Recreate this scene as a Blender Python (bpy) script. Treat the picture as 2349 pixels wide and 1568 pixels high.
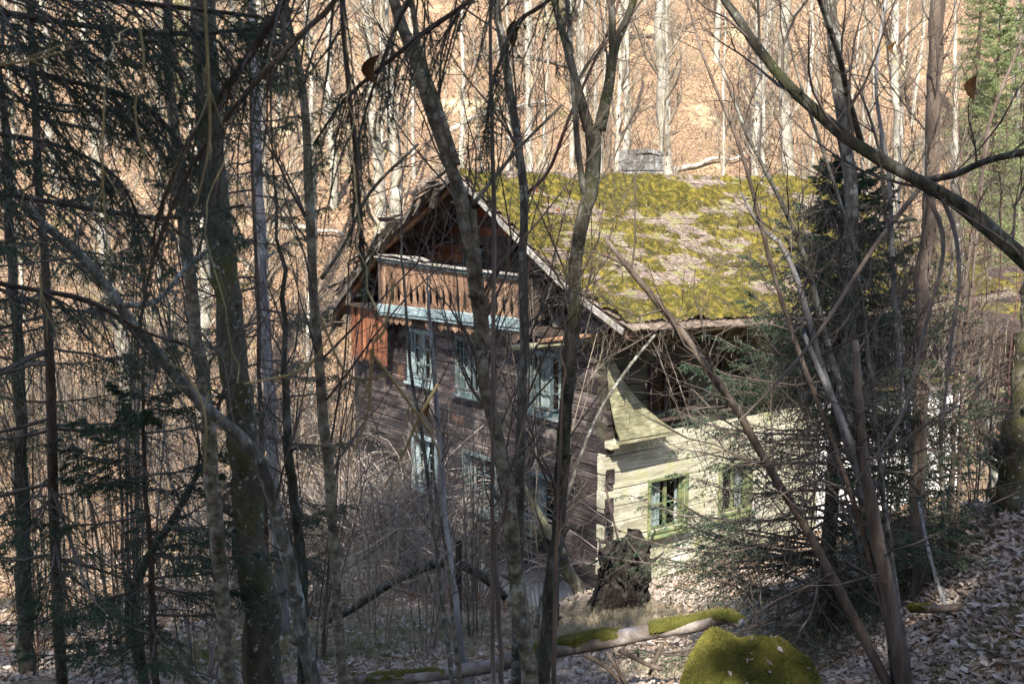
import bpy, math
import numpy as np
from mathutils import Matrix, Vector

for o in list(bpy.data.objects):
    bpy.data.objects.remove(o)
RAD = math.radians
sc = bpy.context.scene
COL = sc.collection

# ------------------------------------------------------------------ camera, sky, sun, exposure
ZC, PITCH, FPX = 7.0, RAD(7.3), 2460.0          # eye height above the house floor, tilt, focal length (photo pixels)
camd = bpy.data.cameras.new('camera')
camd.sensor_width = 36.0
camd.lens = 36.0 * FPX / 2349.0
camd.clip_start = 0.05
camd.clip_end = 2000
camd.dof.use_dof = True
camd.dof.focus_distance = 17.0
camd.dof.aperture_fstop = 9.0
cam = bpy.data.objects.new('camera', camd)
cam.location = (0, 0, ZC)
cam.rotation_euler = (RAD(90) - PITCH, 0, 0)
COL.objects.link(cam)
sc.camera = cam

SUN_AZ, SUN_EL = RAD(180 + 8), RAD(46)         # azimuth clockwise from +Y, elevation
to_sun = Vector((math.sin(SUN_AZ) * math.cos(SUN_EL), math.cos(SUN_AZ) * math.cos(SUN_EL), math.sin(SUN_EL)))
w = bpy.data.worlds.new('World')
sc.world = w
w.use_nodes = True
wn = w.node_tree
bg = wn.nodes['Background']
sky = wn.nodes.new('ShaderNodeTexSky')
sky.sky_type = 'NISHITA'
sky.sun_disc = False
sky.sun_elevation = SUN_EL
sky.sun_rotation = SUN_AZ
sky.air_density = 1.0
sky.dust_density = 1.2
sky.ozone_density = 1.0
wn.links.new(sky.outputs[0], bg.inputs[0])
bg.inputs[1].default_value = 0.15
sund = bpy.data.lights.new('sun', 'SUN')
sund.energy = 4.4
sund.angle = RAD(0.53)
sund.color = (1.0, 0.93, 0.82)
sun = bpy.data.objects.new('sun', sund)
sun.rotation_euler = to_sun.to_track_quat('Z', 'Y').to_euler()
COL.objects.link(sun)
sc.view_settings.view_transform = 'Standard'
sc.view_settings.look = 'None'
sc.view_settings.exposure = 1.68
sc.view_settings.gamma = 1.0
sc.view_settings.use_curve_mapping = False
sc.cycles.max_bounces = 5
sc.cycles.diffuse_bounces = 2
sc.cycles.transparent_max_bounces = 8

# ------------------------------------------------------------------ small tools
def rng_(s):
    return np.random.default_rng(s)

def nrm(v):
    return v / np.maximum(np.linalg.norm(v, axis=-1, keepdims=True), 1e-9)

def hash3(i, j, k, seed):
    h = np.sin(i * 127.1 + j * 311.7 + k * 74.7 + seed * 19.19) * 43758.5453
    return h - np.floor(h)

def vnoise(p, scale=1.0, seed=0):
    p = np.asarray(p, float) * scale
    i = np.floor(p)
    f = p - i
    f = f * f * (3 - 2 * f)
    x, y, z = i[..., 0], i[..., 1], i[..., 2]
    out = 0
    for a in (0, 1):
        for b in (0, 1):
            for c in (0, 1):
                wgt = (f[..., 0] if a else 1 - f[..., 0]) * (f[..., 1] if b else 1 - f[..., 1]) * (f[..., 2] if c else 1 - f[..., 2])
                out = out + wgt * hash3(x + a, y + b, z + c, seed)
    return out

def fbm(p, scale=1.0, seed=0, octv=4):
    s, a, t = 0, 1.0, 0
    for k in range(octv):
        s = s + a * vnoise(p, scale * 2 ** k, seed + k * 7)
        t += a
        a *= 0.5
    return s / t

def sstep(a, b, x):
    t = np.clip((x - a) / (b - a), 0, 1)
    return t * t * (3 - 2 * t)

def pray(px, py):
    X, Y = (px - 1174.5) / FPX, -(py - 784.0) / FPX
    return np.array([X, Y * math.sin(PITCH) + math.cos(PITCH), Y * math.cos(PITCH) - math.sin(PITCH)])

def at(px, py, d):
    """world point on the sight line of a photo pixel, d metres ahead of the viewpoint"""
    r = pray(px, py)
    return np.array([0, 0, ZC]) + r * (d / r[1])

def psize(n, d):
    return n * d / FPX / 0.985

_YS = np.array([-60, -30, -8, 0, 8.8, 14, 19, 26, 33, 40, 55, 80, 108, 140, 260])
_ZS = np.array([18, 8.5, .6, -1.65, -4.15, -5.9, -7.3, -8.3, -8.4, -7.0, .9, 13.6, 23.8, 28, 30])
def smooth_prof(y):
    s = 0
    for k, wt in ((-2, .1), (-1, .2), (0, .4), (1, .2), (2, .1)):
        s = s + wt * np.interp(y + k * np.clip(np.abs(y) * .04, .3, 4), _YS, _ZS)
    return s

def ground(x, y):
    x = np.asarray(x, float)
    y = np.asarray(y, float)
    z = ZC + smooth_prof(y)
    bank = 1.6 * sstep(2.4, 5.2, x) + .12 * np.maximum(0, x - 5)
    z = z + bank * sstep(5, 8.5, y) * (1 - sstep(12.5, 18, y))
    z = z + .12 * np.clip(x, 0, 14) * sstep(14, 19, y) * (1 - sstep(34, 46, y))
    r = x / np.maximum(y, 1)
    z = z - 3.6 * np.exp(-((r + .078) / .05) ** 2) * sstep(88, 112, y)
    q = np.stack([x, y, np.zeros_like(x)], -1)
    z = z + (fbm(q, .35, 3, 3) - .5) * .5 + (fbm(q, 1.6, 5, 2) - .5) * .14
    z = z + (fbm(q, .06, 8, 3) - .5) * 5 * sstep(38, 70, y) + (fbm(q, .28, 15, 3) - .5) * 1.5 * sstep(34, 44, y)
    # trench along the gable front, below the plastered base
    u = (x - 1.69) * .8039 + (y - 19.0) * .5948
    v = -(x - 1.69) * .5948 + (y - 19.0) * .8039
    z = z - .55 * np.exp(-((u + .5) / 1.5) ** 2) * sstep(-.2, 1.6, v) * (1 - sstep(9, 12, v))
    # little knoll that carries the torn-out root plate, and hollow in front of it
    z = z + .35 * np.exp(-((x - 1.5) ** 2 + (y - 15.9) ** 2) / 1.3)
    return z

def gz(x, y):
    return float(ground(np.array([x]), np.array([y]))[0])

def ghit(px, py, d0=4, d1=60):
    """where the sight line of a photo pixel meets the ground"""
    ds = np.linspace(d0, d1, 1500)
    r = pray(px, py)
    x, z = r[0] * ds / r[1], ZC + r[2] * ds / r[1]
    below = z < ground(x, ds)
    i = int(np.argmax(below)) if below.any() else len(ds) - 1
    return np.array([x[i], ds[i], gz(x[i], ds[i])])

def mesh(name, V, Fs, mat=None, parent=None, origin=None, smooth=True, attr=None):
    V = np.asarray(V, np.float32).reshape(-1, 3)
    if origin is not None:
        V = V - np.asarray(origin, np.float32)
    if not isinstance(Fs, (list, tuple)):
        Fs = [Fs]
    Fs = [np.asarray(f, np.int32) for f in Fs if len(f)]
    me = bpy.data.meshes.new(name)
    me.vertices.add(len(V))
    me.vertices.foreach_set('co', np.ascontiguousarray(V).ravel())
    loops = np.concatenate([f.ravel() for f in Fs])
    cnt = np.concatenate([np.full(len(f), f.shape[1], np.int32) for f in Fs])
    me.loops.add(len(loops))
    me.loops.foreach_set('vertex_index', loops)
    me.polygons.add(len(cnt))
    me.polygons.foreach_set('loop_start', (np.cumsum(cnt) - cnt).astype(np.int32))
    me.polygons.foreach_set('loop_total', cnt)
    if attr is not None:
        a = me.attributes.new('tone', 'FLOAT', 'POINT')
        a.data.foreach_set('value', np.asarray(attr, np.float32))
    me.update(calc_edges=True)
    me.polygons.foreach_set('use_smooth', np.full(len(cnt), bool(smooth)))
    if mat is not None:
        me.materials.append(mat)
    o = bpy.data.objects.new(name, me)
    COL.objects.link(o)
    if parent is not None:
        o.parent = parent
    return o

class MB:
    """collects geometry for one mesh object"""
    def __init__(s):
        s.V, s.F3, s.F4, s.n, s.T = [], [], [], 0, []
    def add(s, V, F, tone=None):
        V = np.asarray(V, float).reshape(-1, 3)
        for f in (F if isinstance(F, (list, tuple)) else [F]):
            f = np.asarray(f, int)
            if len(f):
                (s.F3 if f.shape[1] == 3 else s.F4).append(f + s.n)
        s.V.append(V)
        s.T.append(np.zeros(len(V)) if tone is None else np.broadcast_to(tone, (len(V),)))
        s.n += len(V)
        return s
    def build(s, name, mat, parent=None, origin=None, smooth=True, tone=False):
        Fs = []
        if s.F3: Fs.append(np.concatenate(s.F3))
        if s.F4: Fs.append(np.concatenate(s.F4))
        return mesh(name, np.concatenate(s.V), Fs, mat, parent, origin, smooth, np.concatenate(s.T) if tone else None)

def tag(o, label=None, cat=None, group=None, kind=None):
    if label: o['label'] = label
    if cat: o['category'] = cat
    if group: o['group'] = group
    if kind: o['kind'] = kind
    return o

def empty(name, loc, rz=0.0):
    o = bpy.data.objects.new(name, None)
    o.empty_display_size = .2
    o.location = tuple(float(v) for v in loc)
    o.rotation_euler = (0, 0, rz)
    COL.objects.link(o)
    return o

def tubes(P, R, K=5, cap=False, rough=0.0, seed=0):
    """sweep M polylines of N points (M,N,3) with radii (M,N)"""
    P = np.asarray(P, float)
    R = np.asarray(R, float)
    if P.ndim == 2:
        P, R = P[None], R[None]
    M, N, _ = P.shape
    T = nrm(np.gradient(P, axis=1))
    mean = np.abs(T.mean(1))
    ref = np.eye(3)[np.argmin(mean, -1)][:, None, :]
    A = nrm(np.cross(T, np.broadcast_to(ref, T.shape)))
    B = np.cross(T, A)
    th = np.arange(K) * 2 * math.pi / K
    rr = R[..., None]
    if rough:
        q = np.stack([np.cos(th)[None, None, :] * 1.3 + np.zeros((M, N, 1)), np.sin(th)[None, None, :] * 1.3 + np.zeros((M, N, 1)),
                      np.cumsum(np.linalg.norm(np.diff(P, axis=1, prepend=P[:, :1]), axis=-1), 1)[..., None] * 5 + np.zeros((1, 1, K)) + np.arange(M)[:, None, None] * 17], -1)
        rr = rr * (1 + rough * 2 * (fbm(q, 1.0, seed, 3) - .5))
    V = P[:, :, None, :] + (rr * np.cos(th))[..., None] * A[:, :, None, :] + (rr * np.sin(th))[..., None] * B[:, :, None, :]
    idx = np.arange(M * N * K).reshape(M, N, K)
    a, b = idx[:, :-1], idx[:, 1:]
    F = np.stack([a, np.roll(a, -1, 2), np.roll(b, -1, 2), b], -1).reshape(-1, 4)
    V = V.reshape(-1, 3)
    Fs = [F]
    if cap:
        n0 = len(V)
        V = np.concatenate([V, P[:, 0], P[:, -1]])
        s0, s1 = idx[:, 0], idx[:, -1]
        c0 = (n0 + np.arange(M))[:, None] + np.zeros((1, K), int)
        c1 = c0 + M
        Fs.append(np.stack([np.roll(s0, -1, 1), s0, c0], -1).reshape(-1, 3))
        Fs.append(np.stack([s1, np.roll(s1, -1, 1), c1], -1).reshape(-1, 3))
    return V, Fs

def spline(pts, N):
    """Catmull-Rom through pts, resampled to N points"""
    pts = np.asarray(pts, float)
    if len(pts) < 3:
        t = np.linspace(0, 1, N)[:, None]
        return pts[0] * (1 - t) + pts[-1] * t
    E = np.vstack([2 * pts[0] - pts[1], pts, 2 * pts[-1] - pts[-2]])
    t = np.linspace(0, 1, 10, endpoint=False)[:, None]
    out = []
    for i in range(1, len(E) - 2):
        p0, p1, p2, p3 = E[i - 1], E[i], E[i + 1], E[i + 2]
        out.append(.5 * (2 * p1 + (p2 - p0) * t + (2 * p0 - 5 * p1 + 4 * p2 - p3) * t ** 2 + (3 * p1 - p0 - 3 * p2 + p3) * t ** 3))
    Q = np.vstack(out + [pts[-1:]])
    L = np.concatenate([[0], np.cumsum(np.linalg.norm(np.diff(Q[:, :3], axis=0), axis=1))])
    u = np.linspace(0, L[-1], N)
    return np.stack([np.interp(u, L, Q[:, c]) for c in range(Q.shape[1])], -1)

def sprout(g, P, R, n, length, ang=.8, N=5, t0=.2, t1=1.0, up=.15, wig=.18, rs=.55, rmax=9.0, rmin=.0012, tip=.3, taper=.4, ls=None):
    """grow n side shoots on each of M parent polylines"""
    M, Np, _ = P.shape
    idx = np.repeat(np.arange(M), n)
    tt = g.uniform(t0, t1, M * n)
    t = tt * (Np - 1)
    i = np.minimum(t.astype(int), Np - 2)
    f = (t - i)[:, None]
    start = P[idx, i] * (1 - f) + P[idx, i + 1] * f
    tan = nrm(P[idx, i + 1] - P[idx, i])
    rad = R[idx, i] * (1 - f[:, 0]) + R[idx, i + 1] * f[:, 0]
    rv = g.normal(size=(M * n, 3))
    perp = nrm(rv - (rv * tan).sum(-1, keepdims=True) * tan)
    a = g.normal(ang, ang * .25, M * n)[:, None]
    d = nrm(tan * np.cos(a) + perp * np.sin(a) + np.array([0, 0, up]))
    L = g.uniform(length[0], length[1], M * n) * (1 - taper * tt)
    if ls is not None:
        L = L * ls[idx]
    r0 = np.clip(rad * rs, rmin, rmax)
    Q = np.zeros((M * n, N, 3))
    Q[:, 0] = start
    step = (L / (N - 1))[:, None]
    for k in range(1, N):
        d = nrm(d + g.normal(size=d.shape) * wig + np.array([0, 0, up * .35]))
        Q[:, k] = Q[:, k - 1] + d * step
    return Q, r0[:, None] * np.linspace(1, tip, N)[None]

def beamV(p0, p1, wd, ht, up=(0, 0, 1), N=2, ch=.15, jit=0.0, seed=0, bow=0.0):
    """squared timber from p0 to p1 with broken edges; wd across, ht along up"""
    p0, p1, up = (np.asarray(v, float) for v in (p0, p1, up))
    T = nrm(p1 - p0)
    A = nrm(np.cross(up, T))
    U = np.cross(T, A)
    c = ch * min(wd, ht)
    x, y = wd / 2, ht / 2
    prof = np.array([[x - c, -y], [x, -y + c], [x, y - c], [x - c, y], [-x + c, y], [-x, y - c], [-x, -y + c], [-x + c, -y]])
    g = rng_(seed)
    t = np.linspace(0, 1, N)
    V = []
    for k in range(N):
        pr = prof * (1 + g.normal(0, jit, (8, 1)) * .5) + g.normal(0, jit, (8, 2)) * min(wd, ht) * .3
        V.append(p0 + (p1 - p0) * t[k] + U * bow * math.sin(math.pi * t[k]) + pr[:, :1] * A + pr[:, 1:] * U)
    V = np.array(V).reshape(-1, 3)
    idx = np.arange(N * 8).reshape(N, 8)
    F = np.stack([idx[:-1], np.roll(idx[:-1], -1, 1), np.roll(idx[1:], -1, 1), idx[1:]], -1).reshape(-1, 4)
    n0 = len(V)
    V = np.vstack([V, V[:8].mean(0), V[-8:].mean(0)])
    a, b = idx[0], idx[-1]
    F3 = np.concatenate([np.stack([np.roll(a, -1), a, np.full(8, n0)], -1), np.stack([b, np.roll(b, -1), np.full(8, n0 + 1)], -1)])
    return V, [F, F3]

def plate(outline, th, o, u, v):
    """thin board cut to a 2D outline (list of (u,v)), as fan-capped prism; outline must be star-shaped per strip: given as left/right rows"""
    o, u, v = (np.asarray(q, float) for q in (o, u, v))
    n = nrm(np.cross(u, v))
    rows = np.asarray(outline, float)                     # (k,3): v, left, right
    k = len(rows)
    fr = np.concatenate([np.stack([o + v * r[0] + u * r[1], o + v * r[0] + u * r[2]]) for r in rows])
    V = np.concatenate([fr + n * th / 2, fr - n * th / 2])
    F = []
    for i in range(k - 1):
        a, b, c, d = 2 * i, 2 * i + 1, 2 * i + 3, 2 * i + 2
        m = 2 * k
        F += [[a, b, c, d], [m + b, m + a, m + d, m + c], [b, m + b, m + c, c], [m + a, a, d, m + d]]
    m = 2 * k
    F += [[1, 0, m, m + 1], [2 * k - 2, 2 * k - 1, m + 2 * k - 1, m + 2 * k - 2]]
    return V, np.array(F)

def copy_tree(o, parent=None):
    c = o.copy()
    COL.objects.link(c)
    c.parent = parent
    for ch in list(o.children):
        copy_tree(ch, c)
    return c

# ------------------------------------------------------------------ materials
def ramp(nt, fac, stops):
    r = nt.nodes.new('ShaderNodeValToRGB')
    e = r.color_ramp.elements
    while len(e) < len(stops):
        e.new(.5)
    for q, (p, c) in zip(e, stops):
        q.position = p
        q.color = (*c, 1)
    nt.links.new(fac, r.inputs[0])
    return r.outputs[0]

def noise(nt, vec, scale, detail=4, rough=.6, dist=0.0):
    n = nt.nodes.new('ShaderNodeTexNoise')
    n.inputs['Scale'].default_value = scale
    n.inputs['Detail'].default_value = detail
    n.inputs['Roughness'].default_value = rough
    n.inputs['Distortion'].default_value = dist
    nt.links.new(vec, n.inputs['Vector'])
    return n.outputs['Fac']

def mixc(nt, fac, a, b, mode='MIX'):
    m = nt.nodes.new('ShaderNodeMix')
    m.data_type = 'RGBA'
    m.blend_type = mode
    for s, v in ((m.inputs[0], fac), (m.inputs[6], a), (m.inputs[7], b)):
        if hasattr(v, 'is_linked'):
            nt.links.new(v, s)
        elif isinstance(v, tuple):
            s.default_value = (*v, 1)
        else:
            s.default_value = v
    return m.outputs[2]

def material(name, stops, scale=4, stretch=(1, 1, 1), rough=.9, bump=.3, bscale=None, detail=5, patches=(), tone=None,
             rnd=0.0, spec=.3, grain=None, trans=0.0, moss=None, distort=0.0):
    """noise-driven surface. patches: (scale, lo, hi, colour); tone: ramp over the per-piece attribute; rnd: per-object value shift;
    moss: (direction, lo, hi, colour) growth on the faces that look that way"""
    m = bpy.data.materials.new(name)
    m.use_nodes = True
    nt = m.node_tree
    b = nt.nodes['Principled BSDF']
    tc = nt.nodes.new('ShaderNodeTexCoord')
    mp = nt.nodes.new('ShaderNodeMapping')
    mp.inputs['Scale'].default_value = stretch
    nt.links.new(tc.outputs['Object'], mp.inputs[0])
    oi = nt.nodes.new('ShaderNodeObjectInfo')
    if rnd:
        cb = nt.nodes.new('ShaderNodeVectorMath')
        cb.operation = 'SCALE'
        cb.inputs[0].default_value = (37, 23, 51)
        nt.links.new(oi.outputs['Random'], cb.inputs['Scale'])
        nt.links.new(cb.outputs[0], mp.inputs['Location'])
    vec = mp.outputs[0]
    n1 = noise(nt, vec, scale, detail, .62, distort)
    col = ramp(nt, n1, stops)
    if tone:
        at_ = nt.nodes.new('ShaderNodeAttribute')
        at_.attribute_name = 'tone'
        tcol = ramp(nt, at_.outputs['Fac'], tone)
        col = mixc(nt, .75, col, tcol)
    if grain:
        gm = nt.nodes.new('ShaderNodeMapping')
        gm.inputs['Scale'].default_value = grain[0]
        nt.links.new(tc.outputs['Object'], gm.inputs[0])
        if rnd:
            nt.links.new(cb.outputs[0], gm.inputs['Location'])
        gn = noise(nt, gm.outputs[0], 1.0, 6, .7, .4)
        gc = ramp(nt, gn, [(.35, (grain[1],) * 3), (.62, (1, 1, 1))])
        col = mixc(nt, 1.0, col, gc, 'MULTIPLY')
    for (ps, lo, hi, pc) in patches:
        pn = noise(nt, tc.outputs['Object'], ps, 6, .65)
        pf = ramp(nt, pn, [(lo, (0, 0, 0)), (hi, (1, 1, 1))])
        col = mixc(nt, pf, col, pc)
    if moss:
        ge = nt.nodes.new('ShaderNodeNewGeometry')
        dp = nt.nodes.new('ShaderNodeVectorMath')
        dp.operation = 'DOT_PRODUCT'
        dp.inputs[1].default_value = moss[0]
        nt.links.new(ge.outputs['Normal'], dp.inputs[0])
        mn = noise(nt, tc.outputs['Object'], 5.0, 5, .7)
        ad = nt.nodes.new('ShaderNodeMath')
        ad.operation = 'MULTIPLY_ADD'
        nt.links.new(mn, ad.inputs[0])
        ad.inputs[1].default_value = 2.4
        nt.links.new(dp.outputs['Value'], ad.inputs[2])
        mf = ramp(nt, ad.outputs[0], [(min(moss[1] / 3, .98), (0, 0, 0)), (min(moss[2] / 3, 1), (1, 1, 1))])
        dv = nt.nodes.new('ShaderNodeMath')
        dv.operation = 'MULTIPLY'
        nt.links.new(ad.outputs[0], dv.inputs[0])
        dv.inputs[1].default_value = 1 / 3
        nt.links.new(dv.outputs[0], mf.node.inputs[0])
        col = mixc(nt, mf, col, moss[3])
    if rnd:
        hs = nt.nodes.new('ShaderNodeHueSaturation')
        mr = nt.nodes.new('ShaderNodeMapRange')
        mr.inputs[3].default_value = 1 - rnd
        mr.inputs[4].default_value = 1 + rnd
        nt.links.new(oi.outputs['Random'], mr.inputs[0])
        nt.links.new(mr.outputs[0], hs.inputs['Value'])
        nt.links.new(col, hs.inputs['Color'])
        col = hs.outputs[0]
    nt.links.new(col, b.inputs['Base Color'])
    b.inputs['Roughness'].default_value = rough
    b.inputs['Specular IOR Level'].default_value = spec
    if bump:
        bn = noise(nt, vec, bscale or scale * 3, 6, .7)
        bp = nt.nodes.new('ShaderNodeBump')
        bp.inputs['Strength'].default_value = bump
        bp.inputs['Distance'].default_value = .02
        nt.links.new(bn, bp.inputs['Height'])
        nt.links.new(bp.outputs[0], b.inputs['Normal'])
    if trans:
        out = nt.nodes['Material Output']
        tr = nt.nodes.new('ShaderNodeBsdfTranslucent')
        nt.links.new(col, tr.inputs[0])
        mx = nt.nodes.new('ShaderNodeMixShader')
        mx.inputs[0].default_value = trans
        nt.links.new(b.outputs[0], mx.inputs[1])
        nt.links.new(tr.outputs[0], mx.inputs[2])
        nt.links.new(mx.outputs[0], out.inputs[0])
    return m

NORTH = (0.25, -0.6, 0.3)
M = {}
M['bark_grey'] = material('bark_grey', [(.32, (.035, .032, .026)), (.5, (.10, .092, .074)), (.68, (.23, .22, .185))], 17, (1, 1, .35), bump=.6, patches=[(9, .56, .62, (.30, .31, .27))])
M['bark_lichen'] = material('bark_lichen', [(.3, (.035, .032, .022)), (.5, (.075, .068, .045)), (.7, (.13, .12, .085))], 12, (1, 1, .4), bump=.8, patches=[(2.2, .5, .62, (.075, .075, .022)), (16, .60, .64, (.36, .37, .33))])
M['bark_moss'] = material('bark_moss', [(.32, (.016, .014, .010)), (.5, (.050, .045, .032)), (.70, (.17, .165, .14))], 16, (1, 1, .3), bump=1.0, patches=[(4, .50, .64, (.036, .040, .014)), (22, .64, .68, (.26, .27, .24))])
M['bark_brown'] = material('bark_brown', [(.3, (.045, .032, .024)), (.5, (.11, .082, .064)), (.72, (.22, .18, .15))], 10, (1, 1, .12), bump=.9, rnd=.15)
M['bark_pale'] = material('bark_pale', [(.3, (.15, .135, .10)), (.5, (.31, .285, .23)), (.7, (.50, .47, .40))], 3, (1, 1, .4), bump=.3, rnd=.2, patches=[(2.5, .58, .68, (.24, .23, .13))])
M['bark_smooth'] = material('bark_smooth', [(.34, (.045, .037, .025)), (.5, (.14, .12, .082)), (.66, (.28, .25, .185))], 13, (1, 1, 1.2), bump=.6, rnd=.15, patches=[(7, .58, .66, (.28, .28, .24))])
M['bark_spruce'] = material('bark_spruce', [(.3, (.030, .022, .016)), (.5, (.075, .052, .036)), (.7, (.14, .10, .075))], 14, (1, 1, .5), bump=.9)
M['bark_white'] = material('bark_white', [(.3, (.11, .105, .10)), (.5, (.22, .21, .205)), (.7, (.36, .35, .345))], 9, (1, 1, .25), bump=.5)
M['twig'] = material('twig', [(.35, (.05, .038, .03)), (.65, (.13, .105, .085))], 3, bump=0, rnd=.25)
M['twig_pale'] = material('twig_pale', [(.35, (.15, .12, .085)), (.65, (.32, .27, .20))], 2, bump=0, rnd=.25)
M['twig_red'] = material('twig_red', [(.35, (.055, .025, .022)), (.65, (.15, .075, .06))], 3, bump=0, rnd=.2)
M['twig_yellow'] = material('twig_yellow', [(.35, (.17, .13, .055)), (.65, (.34, .28, .14))], 5, bump=.2)
M['bramble'] = material('bramble', [(.35, (.07, .056, .048)), (.65, (.36, .31, .27))], 2.6, bump=0)
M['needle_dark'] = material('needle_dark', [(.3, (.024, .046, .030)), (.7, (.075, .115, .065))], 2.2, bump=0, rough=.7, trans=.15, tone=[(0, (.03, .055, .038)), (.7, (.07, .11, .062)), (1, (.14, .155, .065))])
M['needle_light'] = material('needle_light', [(.3, (.13, .17, .07)), (.7, (.32, .37, .16))], .8, bump=0, rough=.7, trans=.2)
M['moss'] = material('moss', [(.36, (.022, .022, .007)), (.5, (.085, .072, .012)), (.64, (.21, .165, .026))], 6.5, bump=.8, bscale=60, trans=.1)
M['moss_blade'] = material('moss_blade', [(.3, (.075, .075, .008)), (.5, (.17, .155, .016)), (.7, (.28, .235, .03))], 2.6, bump=0, trans=.25, tone=[(0, (.035, .036, .010)), (.4, (.125, .098, .014)), (.75, (.25, .185, .026)), (1, (.20, .22, .035))])
M['moss_ground'] = material('moss_ground', [(.3, (.075, .08, .014)), (.6, (.19, .185, .04)), (.8, (.32, .285, .08))], 6, bump=.8, bscale=70, tone=[(0, (.08, .085, .015)), (1, (.30, .27, .06))], trans=.15)
M['litter'] = material('litter', [(.32, (.028, .018, .012)), (.46, (.14, .085, .052)), (.6, (.32, .22, .135)), (.74, (.56, .43, .30))], 9, bump=.9, bscale=26, detail=8, rough=1.0, spec=.1,
                       patches=[(.45, .58, .68, (.13, .12, .045)), (3.1, .58, .68, (.06, .04, .026)), (.9, .57, .68, (.19, .12, .072)), (.28, .58, .70, (.44, .36, .21))])  # darker patches stand in for shadow mottling on the hillside
M['leaf'] = material('leaf', [(.3, (.15, .105, .075)), (.7, (.34, .25, .18))], 3, bump=0, tone=[(0, (.10, .07, .05)), (.35, (.26, .205, .165)), (.7, (.41, .35, .30)), (1, (.58, .53, .48))], trans=.15)
M['leaf_dark'] = material('leaf_dark', [(.3, (.06, .03, .014)), (.7, (.16, .08, .03))], 20, bump=.2, trans=.3)
M['straw'] = material('straw', [(.3, (.17, .14, .085)), (.7, (.38, .33, .22))], 1.5, bump=0, tone=[(0, (.14, .115, .075)), (.7, (.36, .31, .21)), (1, (.44, .40, .30))], trans=.2)
M['grass'] = material('grass', [(.3, (.05, .075, .018)), (.7, (.12, .15, .045))], 2, bump=0, tone=[(0, (.055, .08, .02)), (.7, (.11, .145, .04)), (1, (.26, .24, .11))], trans=.25)
GR_G, GR_S = (22, 1.6, 34), (1.6, 22, 34)
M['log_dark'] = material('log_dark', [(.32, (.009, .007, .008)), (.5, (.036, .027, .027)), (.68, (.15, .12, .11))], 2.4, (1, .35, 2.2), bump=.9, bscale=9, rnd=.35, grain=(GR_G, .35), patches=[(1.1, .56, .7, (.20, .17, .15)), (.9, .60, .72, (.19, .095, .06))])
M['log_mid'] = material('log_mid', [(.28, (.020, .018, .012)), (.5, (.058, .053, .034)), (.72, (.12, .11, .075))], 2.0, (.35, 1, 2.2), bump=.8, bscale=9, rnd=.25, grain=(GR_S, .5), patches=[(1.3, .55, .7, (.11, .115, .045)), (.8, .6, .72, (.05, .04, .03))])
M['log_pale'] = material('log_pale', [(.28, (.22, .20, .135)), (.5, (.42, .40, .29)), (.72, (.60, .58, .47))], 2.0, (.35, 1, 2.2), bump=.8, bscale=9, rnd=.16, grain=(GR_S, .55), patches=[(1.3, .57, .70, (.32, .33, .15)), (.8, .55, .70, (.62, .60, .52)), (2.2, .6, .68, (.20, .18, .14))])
M['wood_brown'] = material('wood_brown', [(.3, (.075, .040, .024)), (.5, (.20, .115, .068)), (.7, (.36, .235, .15))], 2.0, (3, 3, .5), bump=.5, rnd=.22, grain=((26, 26, 2.0), .6))
M['wood_red'] = material('wood_red', [(.3, (.10, .033, .016)), (.5, (.21, .075, .034)), (.7, (.32, .14, .07))], 2.0, (3, 3, .5), bump=.5, rnd=.2, grain=((26, 26, 2.0), .55))
M['wood_dark'] = material('wood_dark', [(.3, (.018, .012, .010)), (.5, (.05, .033, .026)), (.7, (.10, .07, .055))], 3, (1, 1, 1), bump=.5, rnd=.3, grain=((14, 3, 14), .5))
M['wood_grey'] = material('wood_grey', [(.3, (.14, .125, .11)), (.5, (.28, .26, .235)), (.7, (.42, .40, .37))], 3, (1, 1, 1), bump=.6, rnd=.2, grain=((20, 20, 4), .5), patches=[(2, .58, .7, (.16, .16, .05))])
M['wood_green'] = material('wood_green', [(.3, (.10, .095, .055)), (.5, (.21, .20, .12)), (.7, (.34, .33, .22))], 3, bump=.6, rnd=.15, grain=((5, 22, 22), .5))
M['paint_teal'] = material('paint_teal', [(.3, (.035, .058, .060)), (.55, (.078, .118, .122)), (.75, (.19, .24, .245))], 5, (1, 1, 1), bump=.4, rough=.75, rnd=.15, grain=((24, 3, 24), .6), patches=[(7, .55, .63, (.20, .185, .165)), (3, .58, .66, (.06, .05, .045))])
M['paint_blue'] = material('paint_blue', [(.3, (.12, .175, .185)), (.55, (.25, .33, .345)), (.75, (.45, .52, .53))], 4, (1, 1, 1), bump=.4, rough=.8, rnd=.1, grain=((24, 2.5, 40), .65), patches=[(6, .60, .68, (.30, .28, .25))])
M['paint_green'] = material('paint_green', [(.3, (.08, .10, .045)), (.55, (.18, .205, .09)), (.75, (.30, .32, .17))], 5, bump=.4, rough=.75, grain=((3, 24, 24), .6), patches=[(6, .58, .68, (.08, .19, .16))])
M['plaster'] = material('plaster', [(.3, (.30, .30, .29)), (.5, (.50, .50, .48)), (.7, (.66, .66, .64))], 2.2, bump=.7, bscale=14, patches=[(1.6, .56, .68, (.30, .28, .22)), (5, .62, .68, (.18, .17, .14))])
M['plaster_white'] = material('plaster_white', [(.3, (.66, .65, .62)), (.7, (.80, .79, .77))], 1.4, bump=.4, bscale=12, patches=[(1.2, .60, .75, (.55, .53, .42))])
M['stone'] = material('stone', [(.3, (.05, .047, .042)), (.5, (.16, .152, .14)), (.7, (.36, .35, .335))], 7, bump=.8, bscale=16, rnd=.2, patches=[(5, .58, .66, (.10, .10, .06))])
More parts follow.
